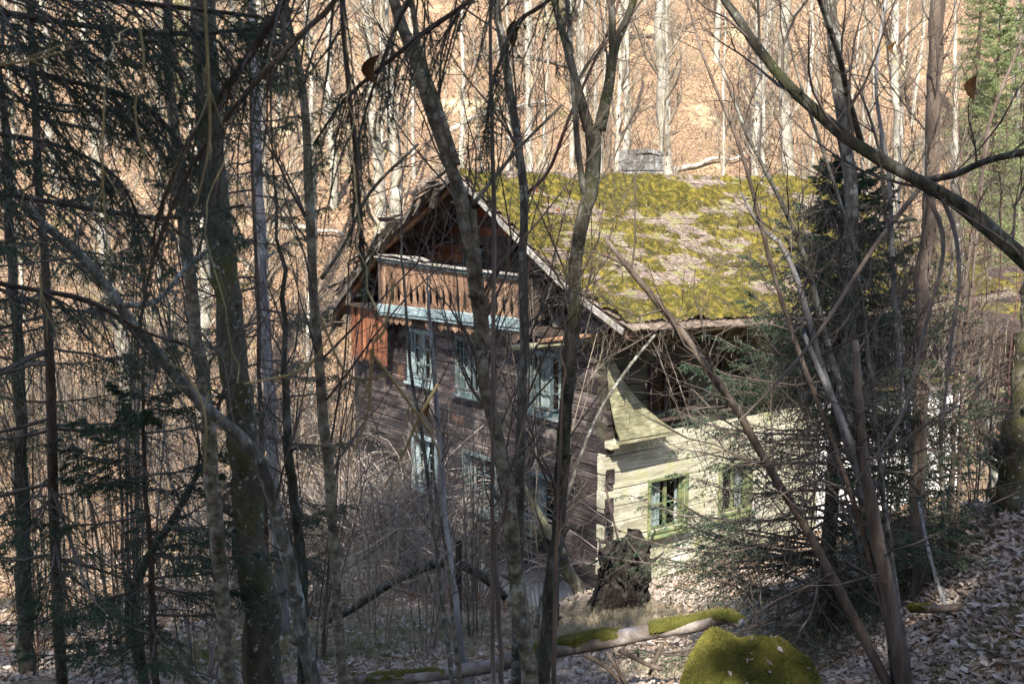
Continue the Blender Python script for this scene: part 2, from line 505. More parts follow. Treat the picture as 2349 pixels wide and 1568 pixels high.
M['tile'] = material('tile', [(.3, (.045, .034, .026)), (.5, (.115, .085, .066)), (.7, (.22, .175, .145))], 9, bump=.5, rnd=.25, patches=[(3, .5, .62, (.13, .125, .04)), (13, .62, .68, (.40, .38, .35))])
M['shingle'] = material('shingle', [(.3, (.035, .03, .024)), (.5, (.09, .075, .06)), (.7, (.18, .155, .13))], 6, bump=.7, rnd=.3)
M['curtain'] = material('curtain', [(.3, (.42, .44, .45)), (.7, (.62, .65, .67))], 4, (30, 30, .5), bump=.4, trans=.2)
M['room_shade'] = material('room_shade', [(.3, (.008, .007, .006)), (.7, (.02, .017, .014))], 2, bump=0)  # near-black colour standing in for the shade of unlit rooms
M['root'] = material('root', [(.25, (.006, .005, .004)), (.5, (.020, .016, .014)), (.75, (.085, .072, .062))], 9, bump=1.2, bscale=22, distort=.6)
M['bare_wood'] = material('bare_wood', [(.3, (.07, .055, .045)), (.5, (.18, .15, .13)), (.7, (.36, .335, .32))], 4, (1, 1, 1), bump=.8, bscale=18, distort=.5)
M['steel'] = material('steel', [(.3, (.20, .21, .22)), (.7, (.34, .35, .36))], 6, bump=.1, rough=.5)

def glass():
    m = bpy.data.materials.new('window_glass')
    m.use_nodes = True
    nt = m.node_tree
    nt.nodes.remove(nt.nodes['Principled BSDF'])
    out = nt.nodes['Material Output']
    tr, gl, mx = (nt.nodes.new(t) for t in ('ShaderNodeBsdfTransparent', 'ShaderNodeBsdfGlossy', 'ShaderNodeMixShader'))
    tr.inputs[0].default_value = (.62, .68, .66, 1)
    gl.inputs['Roughness'].default_value = .12
    mx.inputs[0].default_value = .02
    nt.links.new(tr.outputs[0], mx.inputs[1])
    nt.links.new(gl.outputs[0], mx.inputs[2])
    nt.links.new(mx.outputs[0], out.inputs[0])
    return m
M['glass'] = glass()

# ------------------------------------------------------------------ the ground, one sheet
def build_ground():
    n = 290
    u = np.linspace(-1, 1, n)
    xs = np.sinh(u * 3.6) / math.sinh(3.6) * 300
    t = np.linspace(0, 1, n)
    ys = -60 + 48 * np.clip(t / .06, 0, 1) + np.where(t > .06, 36 * np.clip((t - .06) / .5, 0, 1), 0)
    ys = ys + np.where(t > .56, 236 * np.clip((t - .56) / .44, 0, 1) ** 1.5, 0)
    X, Y = np.meshgrid(xs, ys)
    Z = ground(X, Y)
    idx = np.arange(n * n).reshape(n, n)
    F = np.stack([idx[:-1, :-1], idx[:-1, 1:], idx[1:, 1:], idx[1:, :-1]], -1).reshape(-1, 4)
    o = mesh('ground', np.stack([X, Y, Z], -1).reshape(-1, 3), F, M['litter'])
    tag(o, kind='structure')
build_ground()

# ------------------------------------------------------------------ the log house (local frame: x along the eave wall, y along the gable, z up)
HA = RAD(36.5)
HC = np.array([1.69, 19.0, 0.0])
HS = np.array([math.cos(HA), math.sin(HA), 0])
HG = np.array([-math.sin(HA), math.cos(HA), 0])
house = empty('log_house', HC, HA)
tag(house, 'abandoned dark log house with moss covered roof and carved balcony', 'house')

def hpart(name, geo, mat, parent=house, smooth=False):
    o = mesh(name, geo[0], geo[1], M[mat], parent, smooth=smooth)
    return o

WIN_G = [(1.15, 2.15, 3.04, 4.12), (3.85, 4.75, 3.04, 4.12), (5.8, 6.75, 3.04, 4.12),
         (1.38, 2.32, .61, 1.69), (3.4, 4.5, .61, 1.69), (5.7, 6.6, .61, 1.69)]
WIN_S = [(1.12, 2.06, .86, 1.82), (3.05, 3.9, .86, 1.82), (1.1, 2.03, 3.10, 4.06), (3.0, 3.85, 3.10, 4.06)]

def log_wall(side, L, z0, h, n, wins, mat):
    g = rng_(11 if side == 'g' else 12)
    for k in range(n):
        a, b = z0 + k * h, z0 + (k + 1) * h
        cuts = sorted((w0, w1) for (w0, w1, s0, s1) in wins if min(b, s1) - max(a, s0) > .02)
        ends = [-.025 if (k % 2 == (0 if side == 'g' else 1)) else .0]
        segs = []
        cur = ends[0]
        for (c0, c1) in cuts:
            segs.append((cur, c0))
            cur = c1
        segs.append((cur, L))
        for (s, e) in segs:
            if e - s < .05:
                continue
            o = .02 * g.normal()
            zc = (a + b) / 2
            N = max(4, int((e - s) / .35))
            if side == 'g':
                geo = beamV((.1 + o * .4, s, zc), (.1 + o * .4, e, zc + .01 * g.normal()), .2, h - .010, N=N, ch=.07, jit=.018, seed=int(g.integers(1e6)))
            else:
                geo = beamV((s, .1 + o * .4, zc), (e, .1 + o * .4, zc + .01 * g.normal()), .2, h - .010, N=N, ch=.06, jit=.014, seed=int(g.integers(1e6)))
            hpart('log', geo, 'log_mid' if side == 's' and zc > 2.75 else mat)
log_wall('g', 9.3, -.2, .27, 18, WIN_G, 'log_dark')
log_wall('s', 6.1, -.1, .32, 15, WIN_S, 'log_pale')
for (a, b, e) in ((4.66, 4.93, 1.55), (4.93, 5.2, .95), (5.2, 5.42, .5)):
    hpart('log', beamV((.1, 0, (a + b) / 2), (.1, e, (a + b) / 2), .2, .25, N=5, jit=.03, seed=int(e * 100)), 'log_dark')

def box(x0, x1, y0, y1, z0, z1):
    return beamV((x0, (y0 + y1) / 2, (z0 + z1) / 2), (x1, (y0 + y1) / 2, (z0 + z1) / 2), abs(y1 - y0), z1 - z0, ch=.02)
# sheets painted black for room shade, the far walls and the plastered stable end
hpart('dark_backing', box(.75, .80, .2, 9.2, -.3, 4.55), 'room_shade')
hpart('dark_backing', box(.82, 11.3, .85, .90, -.3, 4.5), 'room_shade')
hpart('floor', box(.22, 11.3, .22, 9.2, 2.5, 2.62), 'wood_dark')
hpart('floor', box(-.52, 11.2, .3, 8.9, 4.58, 4.66), 'wood_dark')
hpart('wall', box(0.0, 11.5, 9.3, 9.5, -1.8, 4.5), 'log_dark')
hpart('wall', box(11.3, 11.5, .1, 9.3, -.8, 5.0), 'log_dark')
hpart('plaster_wall', box(6.1, 11.5, -.06, .35, -.9, 2.86), 'plaster_white')
hpart('mossy_ledge', beamV((6.6, -.16, 2.90), (11.5, -.16, 2.86), .34, .07, N=12, jit=.12, seed=4), 'moss')
g = rng_(21)
x = 6.12
while x < 11.4:
    wd = g.uniform(.15, .24)
    hpart('board', plate([(2.93 + g.normal() * .02, 0, wd - .012), (4.72, 0, wd - .012)], .03, (x, .02 + g.normal() * .012, 0), (1, 0, 0), (0, 0, 1)), 'wood_grey' if g.random() < .35 else 'wood_dark')
    x += wd
# plastered stone base
def base_wall():
    n = 40
    for (ax, L, bot) in (('g', 9.35, -2.2), ('s', 6.1, -1.0)):
        t = np.linspace(-.1, L, n)
        zz = np.array([0, .25, .5, .75, 1.0])
        T, Zf = np.meshgrid(t, zz)
        top = -.2 if ax == 'g' else -.1
        Z = top + (bot - top) * Zf
        q = np.stack([T, Z, np.zeros_like(T)], -1)
        off = -(.05 + .16 * Zf) + (fbm(q, 2.5, 2, 3) - .5) * .14
        off[0] = -.02
        V = np.stack([off, T, Z], -1) if ax == 'g' else np.stack([T, off, Z], -1)
        Vi = V.copy()
        Vi[..., 0 if ax == 'g' else 1] = .25
        m = V.shape[0] * n
        idx = np.arange(m).reshape(-1, n)
        F = np.stack([idx[:-1, :-1], idx[:-1, 1:], idx[1:, 1:], idx[1:, :-1]], -1).reshape(-1, 4)
        e0, e1 = idx[0, :-1], idx[0, 1:]
        Ft = np.stack([e0, e1, e1 + m, e0 + m], -1)
        hpart('foundation', (np.concatenate([V.reshape(-1, 3), Vi.reshape(-1, 3)]), [np.concatenate([F, Ft])]), 'plaster', smooth=True)
base_wall()

# windows -----------------------------------------------------------------
def window(face, u0, u1, z0, z1, paint, bars, curtain, seed, missing=()):
    g = rng_(seed)
    def W(u, o, z):                      # o: outward from the wall face
        return np.array([-o, u, z]) if face == 'g' else np.array([u, -o, z])
    out = W(0, 1, 0)
    mb = MB()
    t = .085 if face == 'g' else .055
    for (a, b, hz) in ((W(u0 - t, .03, z1 + t / 2), W(u1 + t, .03, z1 + t / 2), t), (W(u0 - t, .03, z0 - t / 2), W(u1 + t, .03, z0 - t / 2), t)):
        mb.add(*beamV(a, b, .06, hz, jit=.02, seed=seed))
    for u in (u0 - t / 2, u1 + t / 2):
        mb.add(*beamV(W(u, .03, z0), W(u, .03, z1), .06, t, up=W(1, 0, 0), jit=.02, seed=seed + 1))
    fr = hpart('window', (np.concatenate(mb.V), [np.concatenate(mb.F4), np.concatenate(mb.F3)]), paint)
    hpart('sill', beamV(W(u0 - .12, .07, z0 - .10), W(u1 + .12, .07, z0 - .10), .16, .045, jit=.02, seed=seed), paint, fr)
    for s, u in ((0, u0 + .025), (1, u1 - .025)):
        hpart('jamb', beamV(W(u, -.06, z0), W(u, -.06, z1), .12, .05, up=W(1, 0, 0)), paint, fr)
    um = (u0 + u1) / 2
    nb = 2
    for k in range(nb):
        a = u0 + .05 + k * (um - u0 - .05)
        b = um if k == 0 else u1 - .05
        sash = MB()
        for (p, q) in (((a, z0 + .03), (b, z0 + .03)), ((a, z1 - .03), (b, z1 - .03))):
            sash.add(*beamV(W(p[0], -.08, p[1]), W(q[0], -.08, q[1]), .035, .05))
        for u in (a + .022, b - .022):
            sash.add(*beamV(W(u, -.08, z0 + .05), W(u, -.08, z1 - .05), .035, .044, up=W(1, 0, 0)))
        for j in range(1, bars):
            zb = z0 + (z1 - z0) * j / bars
            sash.add(*beamV(W(a + .04, -.08, zb), W(b - .04, -.08, zb), .03, .028))
        hpart('sash', (np.concatenate(sash.V), [np.concatenate(sash.F4), np.concatenate(sash.F3)]), paint, fr)
        for j in range(bars):
            if (k, j) in missing:
                continue
            za, zb = z0 + .05 + (z1 - z0 - .1) * j / bars, z0 + .05 + (z1 - z0 - .1) * (j + 1) / bars
            V = np.array([W(a + .03, -.085, za), W(b - .03, -.085 + g.normal() * .004, za), W(b - .03, -.085, zb), W(a + .03, -.085 + g.normal() * .004, zb)])
            hpart('pane', (V, [np.array([[0, 1, 2, 3]])]), 'glass', fr)
        if curtain:
            n = 22
            f0, f1 = (a, a + (b - a) * curtain[k]) if k == 0 else (b - (b - a) * curtain[k], b)
            if f1 - f0 > .02:
                uu = np.linspace(f0, f1, n)
                dp = -.16 + .018 * np.sin(uu * 70 + g.uniform(0, 6)) + .01 * np.sin(uu * 31)
                low = z0 + .02 + .03 * np.sin(uu * 9 + seed)
                V = np.concatenate([[W(uu[i], dp[i], low[i]) for i in range(n)], [W(uu[i], dp[i] * .95, z1 - .04) for i in range(n)]])
                i = np.arange(n - 1)
                hpart('curtain', (V, [np.stack([i, i + 1, i + n + 1, i + n], -1)]), 'curtain', fr, smooth=True)
    return fr
window('g', *WIN_G[0], 'paint_teal', 3, (.75, .9), 31)
window('g', *WIN_G[1], 'paint_teal', 3, (.9, .35), 32)
window('g', *WIN_G[2], 'paint_blue', 3, (.8, .8), 33)
window('g', *WIN_G[3], 'paint_teal', 3, (.55, .6), 34)
window('g', *WIN_G[4], 'paint_teal', 3, (.3, .2), 35)
window('g', *WIN_G[5], 'paint_blue', 3, (.6, .6), 36)
window('s', *WIN_S[0], 'paint_green', 2, (.9, .25), 37, missing=((1, 0),))
window('s', *WIN_S[1], 'paint_green', 2, (.5, .5), 38)
window('s', *WIN_S[2], 'wood_dark', 3, (.2, 0), 39)
window('s', *WIN_S[3], 'wood_dark', 3, None, 40)

# flared weather skirt on the eave wall, next to the corner ----------------
def skirt():
    zs = np.linspace(4.38, 2.86, 9)
    ex = np.interp(-zs, [-4.38, -3.8, -3.3, -3.0, -2.86], [.06, .36, .80, 1.15, 1.36])
    fl = np.interp(-zs, [-4.38, -3.6, -3.1, -2.86], [.03, .13, .28, .42])
    for k in range(8):
        V = []
        for x, y, z in ((-.02, -fl[k], zs[k]), (ex[k], -fl[k], zs[k]), (ex[k + 1], -fl[k + 1] - .012, zs[k + 1] - .012), (-.02, -fl[k + 1] - .012, zs[k + 1] - .012)):
            V.append((x, y, z))
        for x, y, z in list(V):
            V.append((x, y + .03, z))
        F = [[0, 1, 2, 3], [7, 6, 5, 4], [0, 4, 5, 1], [1, 5, 6, 2], [2, 6, 7, 3], [3, 7, 4, 0]]
        hpart('weather_board', (np.array(V), [np.array(F)]), 'wood_green')
    hpart('mossy_ledge', beamV((-.05, -.40, 2.80), (1.42, -.38, 2.80), .12, .05, N=8, jit=.1, seed=2), 'wood_green')
    hpart('ledge_beam', beamV((-.03, -.12, 2.70), (1.3, -.12, 2.70), .22, .13, N=6, jit=.04, seed=3), 'log_pale')
skirt()

# roof ----------------------------------------------------------------------
PR = np.array([(3.95, 7.66), (2.3, 6.7), (.6, 5.72), (-.2, 5.36), (-1.12, 4.97)])
PL = np.array([(3.95, 7.66), (5.6, 6.9), (7.17, 6.15), (8.6, 5.1), (9.6, 4.4)])
X0, X1 = -.6, 11.7
def prof(P, v):
    L = np.concatenate([[0], np.cumsum(np.linalg.norm(np.diff(P, axis=0), axis=1))])
    u = np.asarray(v) * L[-1]
    return np.interp(u, L, P[:, 0]), np.interp(u, L, P[:, 1]), L[-1]
def roof(P, x, v, off=0.0):
    y, z, L = prof(P, v)
    y2, z2, _ = prof(P, np.clip(np.asarray(v) + .01, 0, 1.0))
    y1, z1, _ = prof(P, np.clip(np.asarray(v) - .01, 0, 1.0))
    sgn = 1 if P is PL else -1
    n = nrm(np.stack([np.zeros_like(y1 + x), -sgn * (z2 - z1) + 0 * x, sgn * (y2 - y1) + 0 * x], -1))
    sag = -.10 * np.sin(np.pi * np.clip((x + .4) / 12, 0, 1)) * (.4 + np.asarray(v)) + .05 * (vnoise(np.stack([x + 0 * y, y + 0 * x, 0 * (x + y)], -1), .8, 4) - .5)
    return np.stack([x + 0 * y, y + 0 * x, z + sag], -1) + n * np.asarray(off)[..., None] if np.ndim(off) else np.stack([x + 0 * y, y + 0 * x, z + sag], -1) + n * off
def roof_sheet(P, nx, nv, off):
    x, v = np.meshgrid(np.linspace(X0, X1, nx), np.linspace(0, 1, nv))
    return roof(P, x, v, off)
def grid_faces(a, b, base=0):
    idx = np.arange(a * b).reshape(a, b) + base
    return np.stack([idx[:-1, :-1], idx[:-1, 1:], idx[1:, 1:], idx[1:, :-1]], -1).reshape(-1, 4)
mb = MB()
for P in (PR, PL):
    for off in (0.0, -.06):
        mb.add(roof_sheet(P, 26, 14, off).reshape(-1, 3), grid_faces(14, 26))
    for xx in (X0, X1):
        v = np.linspace(0, 1, 14)
        a, b = roof(P, np.full(14, xx), v, 0.0), roof(P, np.full(14, xx), v, -.06)
        i = np.arange(13)
        mb.add(np.concatenate([a, b]), np.stack([i, i + 1, i + 15, i + 14], -1))
    for vv in (1.0,):
        xx = np.linspace(X0, X1, 26)
        a, b = roof(P, xx, np.full(26, vv), 0.0), roof(P, xx, np.full(26, vv), -.06)
        i = np.arange(25)
        mb.add(np.concatenate([a, b]), np.stack([i, i + 1, i + 27, i + 26], -1))
roof_o = mb.build('roof', M['wood_dark'], house, smooth=False)

def tiles():
    g = rng_(5)
    tw, tl, ex = .20, .36, .215
    # one clay tile, x across, y down the slope, z up
    prof_z = np.array([.012, 0, 0, .012])
    xs = np.array([-.5, -.38, .38, .5]) * tw
    top = [(a, 0, b) for a, b in zip(xs, prof_z)] + [(a, tl * .93 if i in (0, 3) else tl, b) for i, (a, b) in enumerate(zip(xs, prof_z))]
    T = np.array(top)
    B = T - np.array([0, 0, .018])
    V = np.concatenate([T, B])
    F = []
    for i in range(3):
        F += [[i, i + 1, i + 5, i + 4], [8 + i + 1, 8 + i, 8 + i + 4, 8 + i + 5], [4 + i, 5 + i, 13 + i, 12 + i]]
    F += [[0, 4, 12, 8], [7, 3, 11, 15]]
    F = np.array(F)
    tm = [mesh('tile_shape', V * np.array([s, 1, 1]), F, M['tile'], smooth=False) for s in (1, .97)]
    datas = [o.data for o in tm]
    for o in tm:
        bpy.data.objects.remove(o)
    rest = MB()
    singles = 0
    for P in (PR, PL):
        L = prof(P, 0)[2]
        nc = int(L / ex) + 1
        nxn = int((X1 - X0 + .1) / tw)
        for r in range(nc):
            v = min((r * ex + .02) / L, .985)
            for c in range(nxn):
                x = X0 - .03 + (c + .5 + (.5 if r % 2 else 0)) * tw
                if x > X1:
                    continue
                a = roof(P, np.array([x]), np.array([v]), .035)[0]
                b = roof(P, np.array([x]), np.array([min(v + .05, 1)]), .035)[0]
                if v + .05 > 1:
                    a0 = roof(P, np.array([x]), np.array([v - .05]), .035)[0]
                    d = nrm(a - a0)
                else:
                    d = nrm(b - a)
                sx = np.array([1.0, 0, 0])
                up = nrm(np.cross(sx, d)) if P is PL else nrm(np.cross(d, -sx))
                if up[2] < 0:
                    up = -up
                ax = np.cross(d, up)
                d2 = nrm(d + up * (.05 + g.normal() * .025) + ax * g.normal() * .03)
                up2 = nrm(np.cross(ax, d2))
                ax2 = np.cross(d2, up2)
                R3 = np.stack([ax2, d2, up2], 1)
                near = (P is PR and (c < 4 or (r > nc - 7 and c < 26) or (r < 4 and c < 16))) or (P is PL and c == 0)
                if near and singles < 300:
                    o = bpy.data.objects.new('tile', datas[c % 2])
                    COL.objects.link(o)
                    o.parent = roof_o
                    mw = Matrix(R3.tolist()).to_4x4()
                    mw.translation = Vector(a.tolist())
                    o.matrix_basis = mw
                    singles += 1
                else:
                    rest.add(V @ R3.T + a, F)
    tag(rest.build('tile', M['tile'], roof_o, smooth=False), 'rows of old clay tiles under the moss', kind='stuff')
tiles()
# ridge tiles
g = rng_(6)
x = X0 - .05
while x < X1:
    n = 7
    th = np.linspace(-1.25, 1.25, n)
    zz = float(roof(PR, np.array([x]), np.array([0.0]), 0)[0][2])
    r0, r1 = .15, .125
    V = []
    for (xx, r, rr) in ((x, r0, 0), (x + .42, r1, 0), (x, r0 - .018, 1), (x + .42, r1 - .018, 1)):
        V += [(xx, 3.95 + math.sin(t) * r, zz - .07 + math.cos(t) * r + g.normal() * .002) for t in th]
    i = np.arange(n - 1)
    F = np.concatenate([np.stack([i, i + 1, i + n + 1, i + n], -1), np.stack([i + 1, i, i + 2 * n, i + 2 * n + 1], -1)])
    hpart('ridge_tile', (np.array(V), [F]), 'tile', roof_o)
    x += .38 + g.normal() * .01

def blades(g, pts, nrmls, lens, wid, lean, spread=.5):
    """thin triangular blades standing on points"""
    n = len(pts)
    d = nrm(nrmls + g.normal(size=(n, 3)) * spread + lean)
    s = nrm(np.cross(d, g.normal(size=(n, 3))))
    wv = s * (wid * g.uniform(.6, 1.4, n))[:, None] if np.ndim(wid) else s * wid
    tip = pts + d * lens[:, None]
    V = np.stack([pts - wv, pts + wv, tip], 1).reshape(-1, 3)
    return V, np.arange(3 * n).reshape(n, 3)

def roof_moss():
    nx, nv = 260, 140
    x, v = np.meshgrid(np.linspace(X0 + .01, X1, nx), np.linspace(.01, 1.0, nv))
    q = np.stack([x, v * 6, 0 * x], -1)
    m = fbm(q, .8, 3, 3) * .38 + fbm(q * np.array([.8, 1.3, 1]), 2.6, 9, 4) * .62
    band = .10 * np.exp(-((v - .12) / .10) ** 2) + .10 * np.exp(-((v - .93) / .09) ** 2) + .07 * np.exp(-((x + .2) / .6) ** 2)
    off = -.02 + .46 * (m + band - .325)
    off = off + .10 * (fbm(q * np.array([1.0, 1.5, 1]), 5.5, 21, 3) - .5)
    off = np.minimum(off, .13 + .10 * m)
    Pm = roof(PR, x, v, off)
    tone = np.clip(fbm(q, .7, 31, 3) * 1.7 - .35, 0, 1)
    o = mesh('moss', Pm.reshape(-1, 3), grid_faces(nv, nx), M['moss'], roof_o)
    tag(o, 'thick yellow green moss cushions on the roof', kind='stuff')
    g = rng_(8)
    N = 190000
    ix = g.integers(0, nx - 1, N)
    iv = g.integers(0, nv - 1, N)
    keep = off[iv, ix] > .045
    ix, iv = ix[keep], iv[keep]
    p = Pm[iv, ix] + g.normal(size=(len(ix), 3)) * .012
    nn = np.array([0, -.5, .85])
    V, F = blades(g, p, np.broadcast_to(nn, p.shape), g.uniform(.02, .06, len(p)), .0035, np.array([0, -.55, -.35]), .35)
    tn = np.repeat(np.clip(tone[iv, ix] + g.normal(size=len(ix)) * .15, 0, 1), 3)
    o = mesh('moss_fringe', V, F, M['moss_blade'], roof_o, attr=tn)
    tag(o, kind='stuff')
    # fallen leaves caught on the slope
    N = 16000
    ix = g.integers(0, nx - 1, N)
    iv = (nv * (.12 + .88 * g.random(N) ** .8)).astype(int).clip(0, nv - 1)
    keep = (off[iv, ix] < .13) & (v[iv, ix] > .2)
    ix, iv = ix[keep], iv[keep]
    p = roof(PR, x[iv, ix], v[iv, ix], np.maximum(off[iv, ix], .055)) + g.normal(size=(len(ix), 3)) * np.array([.02, .02, .004])
    V, F, tn = leaf_geo(g, p, np.broadcast_to(nn, p.shape), .045)
    o = mesh('leaf_litter', V, F, M['leaf'], roof_o, attr=tn * .5)
    tag(o, 'dry fallen leaves caught on the roof', kind='stuff')
    return

def leaf_geo(g, p, n, size):
    """curled dead leaves: two folded halves, six points each"""
    k = len(p)
    d = g.normal(size=(k, 3))
    up = nrm(n + g.normal(size=(k, 3)) * .38)
    t = nrm(d - (d * up).sum(-1, keepdims=True) * up)
    s = np.cross(up, t)
    L = (size * g.uniform(.6, 1.35, k))[:, None]
    wd = L * g.uniform(.35, .6, k)[:, None]
    cu = L * g.uniform(-.1, .35, k)[:, None]
    a, b = p - t * L * .5 + up * cu * .5, p + t * L * .5 + up * cu
    l1, r1 = p - s * wd * .5 + up * cu * .7 - t * L * .1, p + s * wd * .5 + up * cu * .6 - t * L * .1
    c = p + up * .004
    V = np.stack([a, l1, c, r1, b], 1).reshape(-1, 3)
    i = np.arange(k)[:, None] * 5
    F = np.concatenate([i + np.array([0, 2, 1]), i + np.array([0, 3, 2]), i + np.array([1, 2, 4]), i + np.array([2, 3, 4])])
    return V, F, np.repeat(g.beta(1.6, 1.6, k), 5)
roof_moss()

# barge boards, rafters and the frayed left eave
for (P, mat_, sg) in ((PR, 'wood_grey', 1), (PL, 'shingle', -1)):
    for k in range(4):
        a, b = P[k], P[k + 1]
        za = roof(P, np.array([X0]), np.array([0.0]), 0)[0][2] - P[0][1]
        hpart('barge_board', beamV((X0 - .03, a[0], a[1] + za - .06), (X0 - .03, b[0], b[1] + za - .06), .03, .11 if sg > 0 else .15, N=4, jit=.04, seed=k), mat_)
    for xx in (X0 + .15, .32, 1.1):
        for k in range(4):
            a, b = P[k], P[k + 1]
            hpart('rafter', beamV((xx, a[0], a[1] - .15), (xx, b[0], b[1] - .15), .12, .13, N=3, jit=.03, seed=k + 7), 'wood_brown' if xx < 0 else 'wood_dark')
for (yy, zz) in ((3.95, 7.40), (.12, 5.24), (8.5, 4.9)):
    hpart('purlin', beamV((-.42, yy, zz), (11.3, yy, zz), .15, .17, N=6, jit=.02, seed=3), 'wood_dark')
g = rng_(77)
for k in range(125):
    v = g.uniform(.74, 1.06) if k < 70 else g.uniform(.0, .76)
    y, z, _ = prof(PL, min(v, 1))
    y, z = float(y), float(z) - max(0, v - 1) * 6
    L, wd = g.uniform(.25, .55), g.uniform(.08, .15)
    x = g.uniform(-.66, -.1) if k < 70 else g.uniform(-.70, -.56)
    a = np.array([x, y + g.normal() * .12, z + (g.uniform(-.05, .16) if k < 70 else g.uniform(-.02, .10))])
    d = nrm(np.array([g.normal() * .25 - .1, .8 + g.normal() * .3, -.62 + g.normal() * .3]))
    hpart('shingle', beamV(a, a + d * L, wd, .016, up=(g.normal() * .3, .6, .8), N=2, jit=.05, seed=k), 'shingle', roof_o)

# recessed attic wall with its dark doorway
def attic():
    g = rng_(14)
    z = 4.68
    while z < 7.3:
        h = g.uniform(.17, .22)
        yr = float(np.interp(z + h * .8 - .12, PR[::-1, 1], PR[::-1, 0]))
        yl = float(np.interp(-(z + h * .8) + .12 - .24, -PL[:, 1], PL[:, 0])) 
        yl = float(np.interp(z + h * .8 - .12, PL[::-1, 1], PL[::-1, 0]))
        spans = [(yr + .1, yl - .1)]
        for (a, b, top) in ((3.42, 4.05, 6.40), (5.15, 5.75, 6.1)):
            if z < top and not (a > 5 and z < 5.3):
                spans = [q for (s, e) in spans for q in ((s, min(e, a)), (max(s, b), e)) if q[1] - q[0] > .05]
        for (s, e) in spans:
            hpart('board', beamV((.92 + g.normal() * .006, s, z + h / 2), (.92 + g.normal() * .006, e, z + h / 2), .03, h - .012, N=4, jit=.02, seed=int(g.integers(1e6))), 'wood_red' if g.random() < .4 else 'wood_dark')
        z += h
    for yy in (3.38, 4.09):
        hpart('door_post', beamV((.88, yy, 4.68), (.88, yy, 6.44), .09, .08, up=(0, 1, 0)), 'wood_red')
    for yy in (5.12, 5.78):
        hpart('shutter', beamV((.87, yy, 5.4), (.87, yy, 6.05), .10, .05, up=(0, 1, 0)), 'paint_teal')
    hpart('dark_backing', (np.array([(1.6, 1.0, 4.6), (1.6, 8.2, 4.6), (1.6, 3.95, 7.4)]), [np.array([[0, 1, 2]])]), 'room_shade')  # near-black sheet standing in for the shade behind the doorway
attic()

# balcony -------------------------------------------------------------------
BX, Y0, Y1 = -.5, 1.92, 7.22
hpart('handrail', beamV((BX, Y0 - .05, 5.62), (BX, Y1 + .05, 5.76), .15, .085, N=14, jit=.05, seed=1, bow=-.02), 'paint_teal')
hpart('handrail_cap', beamV((BX - .02, Y0 - .08, 5.68), (BX - .02, Y1 + .08, 5.82), .2, .03, N=14, jit=.06, seed=2, bow=-.02), 'wood_grey')
hpart('balcony_beam', beamV((BX - .03, Y0 - .12, 4.77), (BX - .03, Y1 + .04, 4.65), .09, .19, N=12, jit=.03, seed=3), 'paint_blue')
hpart('balcony_beam', beamV((BX - .015, Y0 - .10, 4.66), (BX - .015, Y1, 4.54), .06, .10, N=12, jit=.03, seed=4), 'paint_blue')
g = rng_(15)
nb = 20
st = (Y1 - Y0) / nb
for k in range(nb):
    yc = Y0 + (k + .5) * st
    f = (yc - Y0) / (Y1 - Y0)
    zt, zb = 5.61 + .14 * f, 4.80 - .11 * f
    H = zt - zb
    hw = st / 2 - .004
    rows = []
    for (v, wd) in ((0, .93), (.07, .98), (.12, .76), (.22, .48), (.32, .40), (.42, .58), (.54, .88), (.60, 1.0), (.655, 1.0), (.675, .93), (.715, .74), (.74, .92), (.76, 1), (1, 1)):
        rows.append((v * H, -hw * wd, hw * wd))
    sk = g.normal() * .01
    hpart('baluster', plate(rows, .025, (BX + .01 + g.normal() * .006, yc, zb), (0, 1, 0), nrm(np.array([0, sk, 1.0]))), 'wood_brown')
    zv = 4.60 - .12 * f
    hv = g.uniform(.17, .21) if k < 20 else .24
    if g.random() < .9:
        hpart('valance_board', plate([(-hv, -.02, .02), (-hv * .7, -hw * .8, hw * .8), (-hv * .45, -hw * .95, hw * .95), (-hv * .3, -hw * .7, hw * .7), (-hv * .1, -hw, hw), (.02, -hw, hw)], .02, (BX + .03, yc, zv), (0, 1, 0), (0, 0, 1)), 'wood_brown')
for k in range(6):
    rows = [(v * .85, -.105 * wd, .105 * wd) for (v, wd) in ((0, .93), (.12, .84), (.3, .62), (.45, .8), (.6, 1.0), (1, 1))]
    hpart('baluster', plate(rows, .025, (BX + .15 + k * .23, Y0 - .04, 4.80), (1, 0, 0), (0, 0, 1)), 'wood_dark')
hpart('handrail', beamV((BX, Y0 - .03, 5.66), (.9, Y0 - .03, 5.7), .1, .08), 'wood_dark')
for yy in (Y0 - .02, Y1 + .02):
    hpart('balcony_post', beamV((BX + .02, yy, 4.7), (BX + .02, yy, 6.05 if yy > 5 else 5.9), .1, .1, up=(0, 1, 0)), 'wood_dark')
for yy in (2.1, 4.4, 6.9):
    hpart('joist', beamV((-.5, yy, 4.45), (.2, yy, 4.45), .14, .16), 'wood_dark')
# red boards closing the left end under the balcony
y = 7.42
while y < 8.95:
    wd = g.uniform(.13, .2)
    sk = .03 * (y - 7.4)
    hpart('board', plate([(3.30 + g.normal() * .05, 0, wd - .012), (4.56, sk, wd - .012 + sk)], .025, (-.34 + g.normal() * .015, y, 0), (0, 1, 0), (0, -.05, 1)), 'wood_red')
    y += wd + (.05 if g.random() < .2 else 0)
hpart('rail', beamV((-.30, 7.4, 4.3), (-.30, 9.0, 4.3), .05, .09), 'wood_red')
hpart('rail', beamV((-.30, 7.4, 3.5), (-.30, 9.0, 3.5), .05, .09), 'wood_red')
